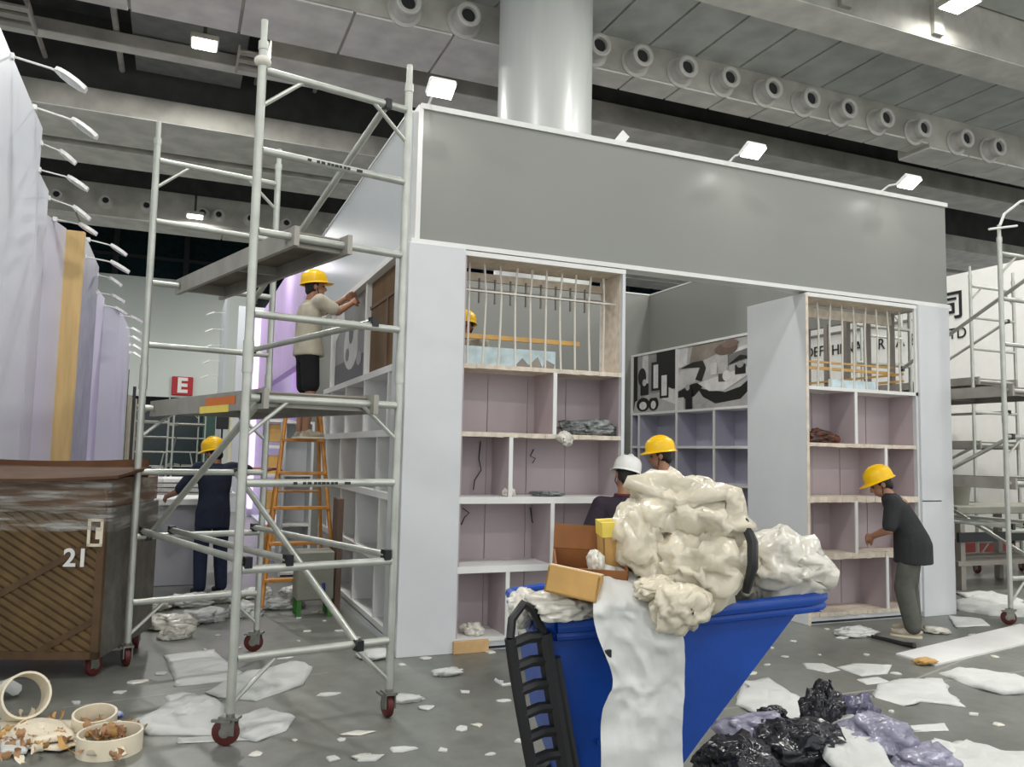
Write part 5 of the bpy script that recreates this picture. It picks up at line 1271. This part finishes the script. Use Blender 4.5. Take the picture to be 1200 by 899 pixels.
for k in range(80):
    px = random.uniform(-5, 165); py = random.uniform(872, 905) if k % 3 else random.uniform(850, 880)
    inr = k % 3 == 2
    if inr: px, py = random.uniform(100, 142), random.uniform(862, 878)
    g = ground(px, py); L_ = random.uniform(.06, .15); W2 = random.uniform(.018, .045); cv = random.uniform(1.5, 5); a0 = random.uniform(0, 6)
    z0 = (.05 if inr else .035) + random.uniform(0, .012); m_ = Matrix.Translation((g.x, g.y, z0)) @ Matrix.Rotation(a0, 4, 'Z') @ Matrix.Rotation(random.uniform(-.25, .25), 4, 'Y')
    def cs(u, v, L_=L_, W2=W2, cv=cv, m_=m_, k=k):
        a = (u - .5) * cv; rr = L_ / cv
        p = m_ @ Vector((rr * math.sin(a), (v - .5) * W2 * (1 + .4 * math.sin(u * 7 + k)), rr * (1 - math.cos(a)) + .004 * math.sin(v * 5 + u * 9)))
        p.z = max(p.z, .002 + .002 * v); return p
    put(B().grid(cs, 8, 2), 'brown_scrap', (M_SCRAP, M_CARDL, M_SCRAP, M_CREAM)[k % 4], 'curled paper scrap in the brown litter around the cream rings', 'scrap', 'brown scraps around the tape rings')
for k, (px, py) in enumerate(((120, 834), (128, 840), (137, 842))):
    put(blob(ground(px, py) + Vector((0, 0, .02)), (.03, .02, .018), 140 + k, .5, 1.5, 2, .001), 'blue_wrapper', pm('blue_wrapper', '2a3fae', .3, var=.5, scale=40, col2='d8dce8'), 'small blue and white wrapper beside the cream rings', 'wrapper', 'blue wrappers by the rings')
floor_sheet('paper_sheet', [(0, 872), (20, 868), (35, 880), (30, 890), (0, 890)], 'white paper crumpled beside the cream boards', M_PAPER, 'sheet', None, .03, .015, 95)
tag(B().path([ground(0, 806, .06), ground(10, 803, .10), ground(18, 808, .05)], .04).build('paper_roll', M_PAPER, smooth=True), 'white paper roll end lying before the crate', 'paper')

# ------------------------------------------------------------------ things left on the shelves
def shelf_wad(x, y, z, r, seed, mat, label, cat='plastic film', name='plastic_film'):
    return put(blob((x, y, z + r[2] * .75), r, seed, .4, 1.8, 4, z + .001), name, mat, label, cat)
shelf_wad(3.36, 6.40, ZS[3] + .0175, (.27, .13, .075), 201, M_TILEP, 'grey clear plastic wad on the upper shelf near the doorway')
put(blob((3.10, 6.27, ZS[3] - .02), (.07, .025, .06), 202, .4, 1.8, 3), 'plastic_film', M_BAG2, 'pale plastic corner drooping from the upper shelf edge', 'plastic film')
shelf_wad(2.99, 6.42, ZS[2] + .0275, (.15, .1, .025), 203, M_TILEP, 'flat grey film on the thick middle shelf')
shelf_wad(2.62, 6.36, ZS[2] + .0275, (.05, .06, .05), 204, M_BAG2, 'small white paper cone on the thick middle shelf')
shelf_wad(6.10, 6.44, ZS[3] + .0175, (.2, .12, .075), 205, pm('brown_bag', '6b3a26', .5, var=.5, scale=9, col2='2b2622'), 'brown cloth bag on the right shelf unit', 'bag', 'cloth_bag')
shelf_wad(2.35, 6.42, ZS[0] + .0175, (.09, .1, .05), 206, M_BAG2, 'pale crumpled paper in the bottom cubby')
shelf_wad(1.88, 6.98, ZS[3] + .03, (.07, .11, .08), 207, M_TILEP, 'dark plastic bundle on the side shelf behind the scaffold')
tag(B().bbox((2.12, 6.235, 0), (2.42, 6.262, .10), .004).build('timber_offcut', pm('timber', 'c9a573', .7, var=.12, scale=6)), 'short raw timber offcut at the foot of the left shelf unit', 'timber')
def wire(pts, lab): return tag(B().path(pts, .005, 6).build('cable_end', M_TEXTB, smooth=True), lab, 'cable', 'loose cables on the shelf back')
yb = FY + .40
wire([(2.47, yb, 1.70), (2.45, yb - .02, 1.55), (2.47, yb - .03, 1.45), (2.42, yb - .01, 1.36), (2.40, yb - .04, 1.28)], 'loose dark cable hanging on the mauve back board')
wire([(2.98, yb, 1.64), (2.94, yb - .02, 1.58), (2.99, yb - .02, 1.56), (2.96, yb - .03, 1.52)], 'loose dark cable hanging on the mauve back board')
wire([(2.32, yb, 1.12), (2.37, yb - .03, 1.08), (2.33, yb - .02, 1.04), (2.30, yb - .03, .98)], 'loose dark cable hanging on the mauve back board')
wire([(2.96, yb, 1.12), (2.97, yb - .02, 1.0), (3.02, yb - .03, .95), (3.0, yb - .04, .9)], 'loose dark cable hanging on the mauve back board')
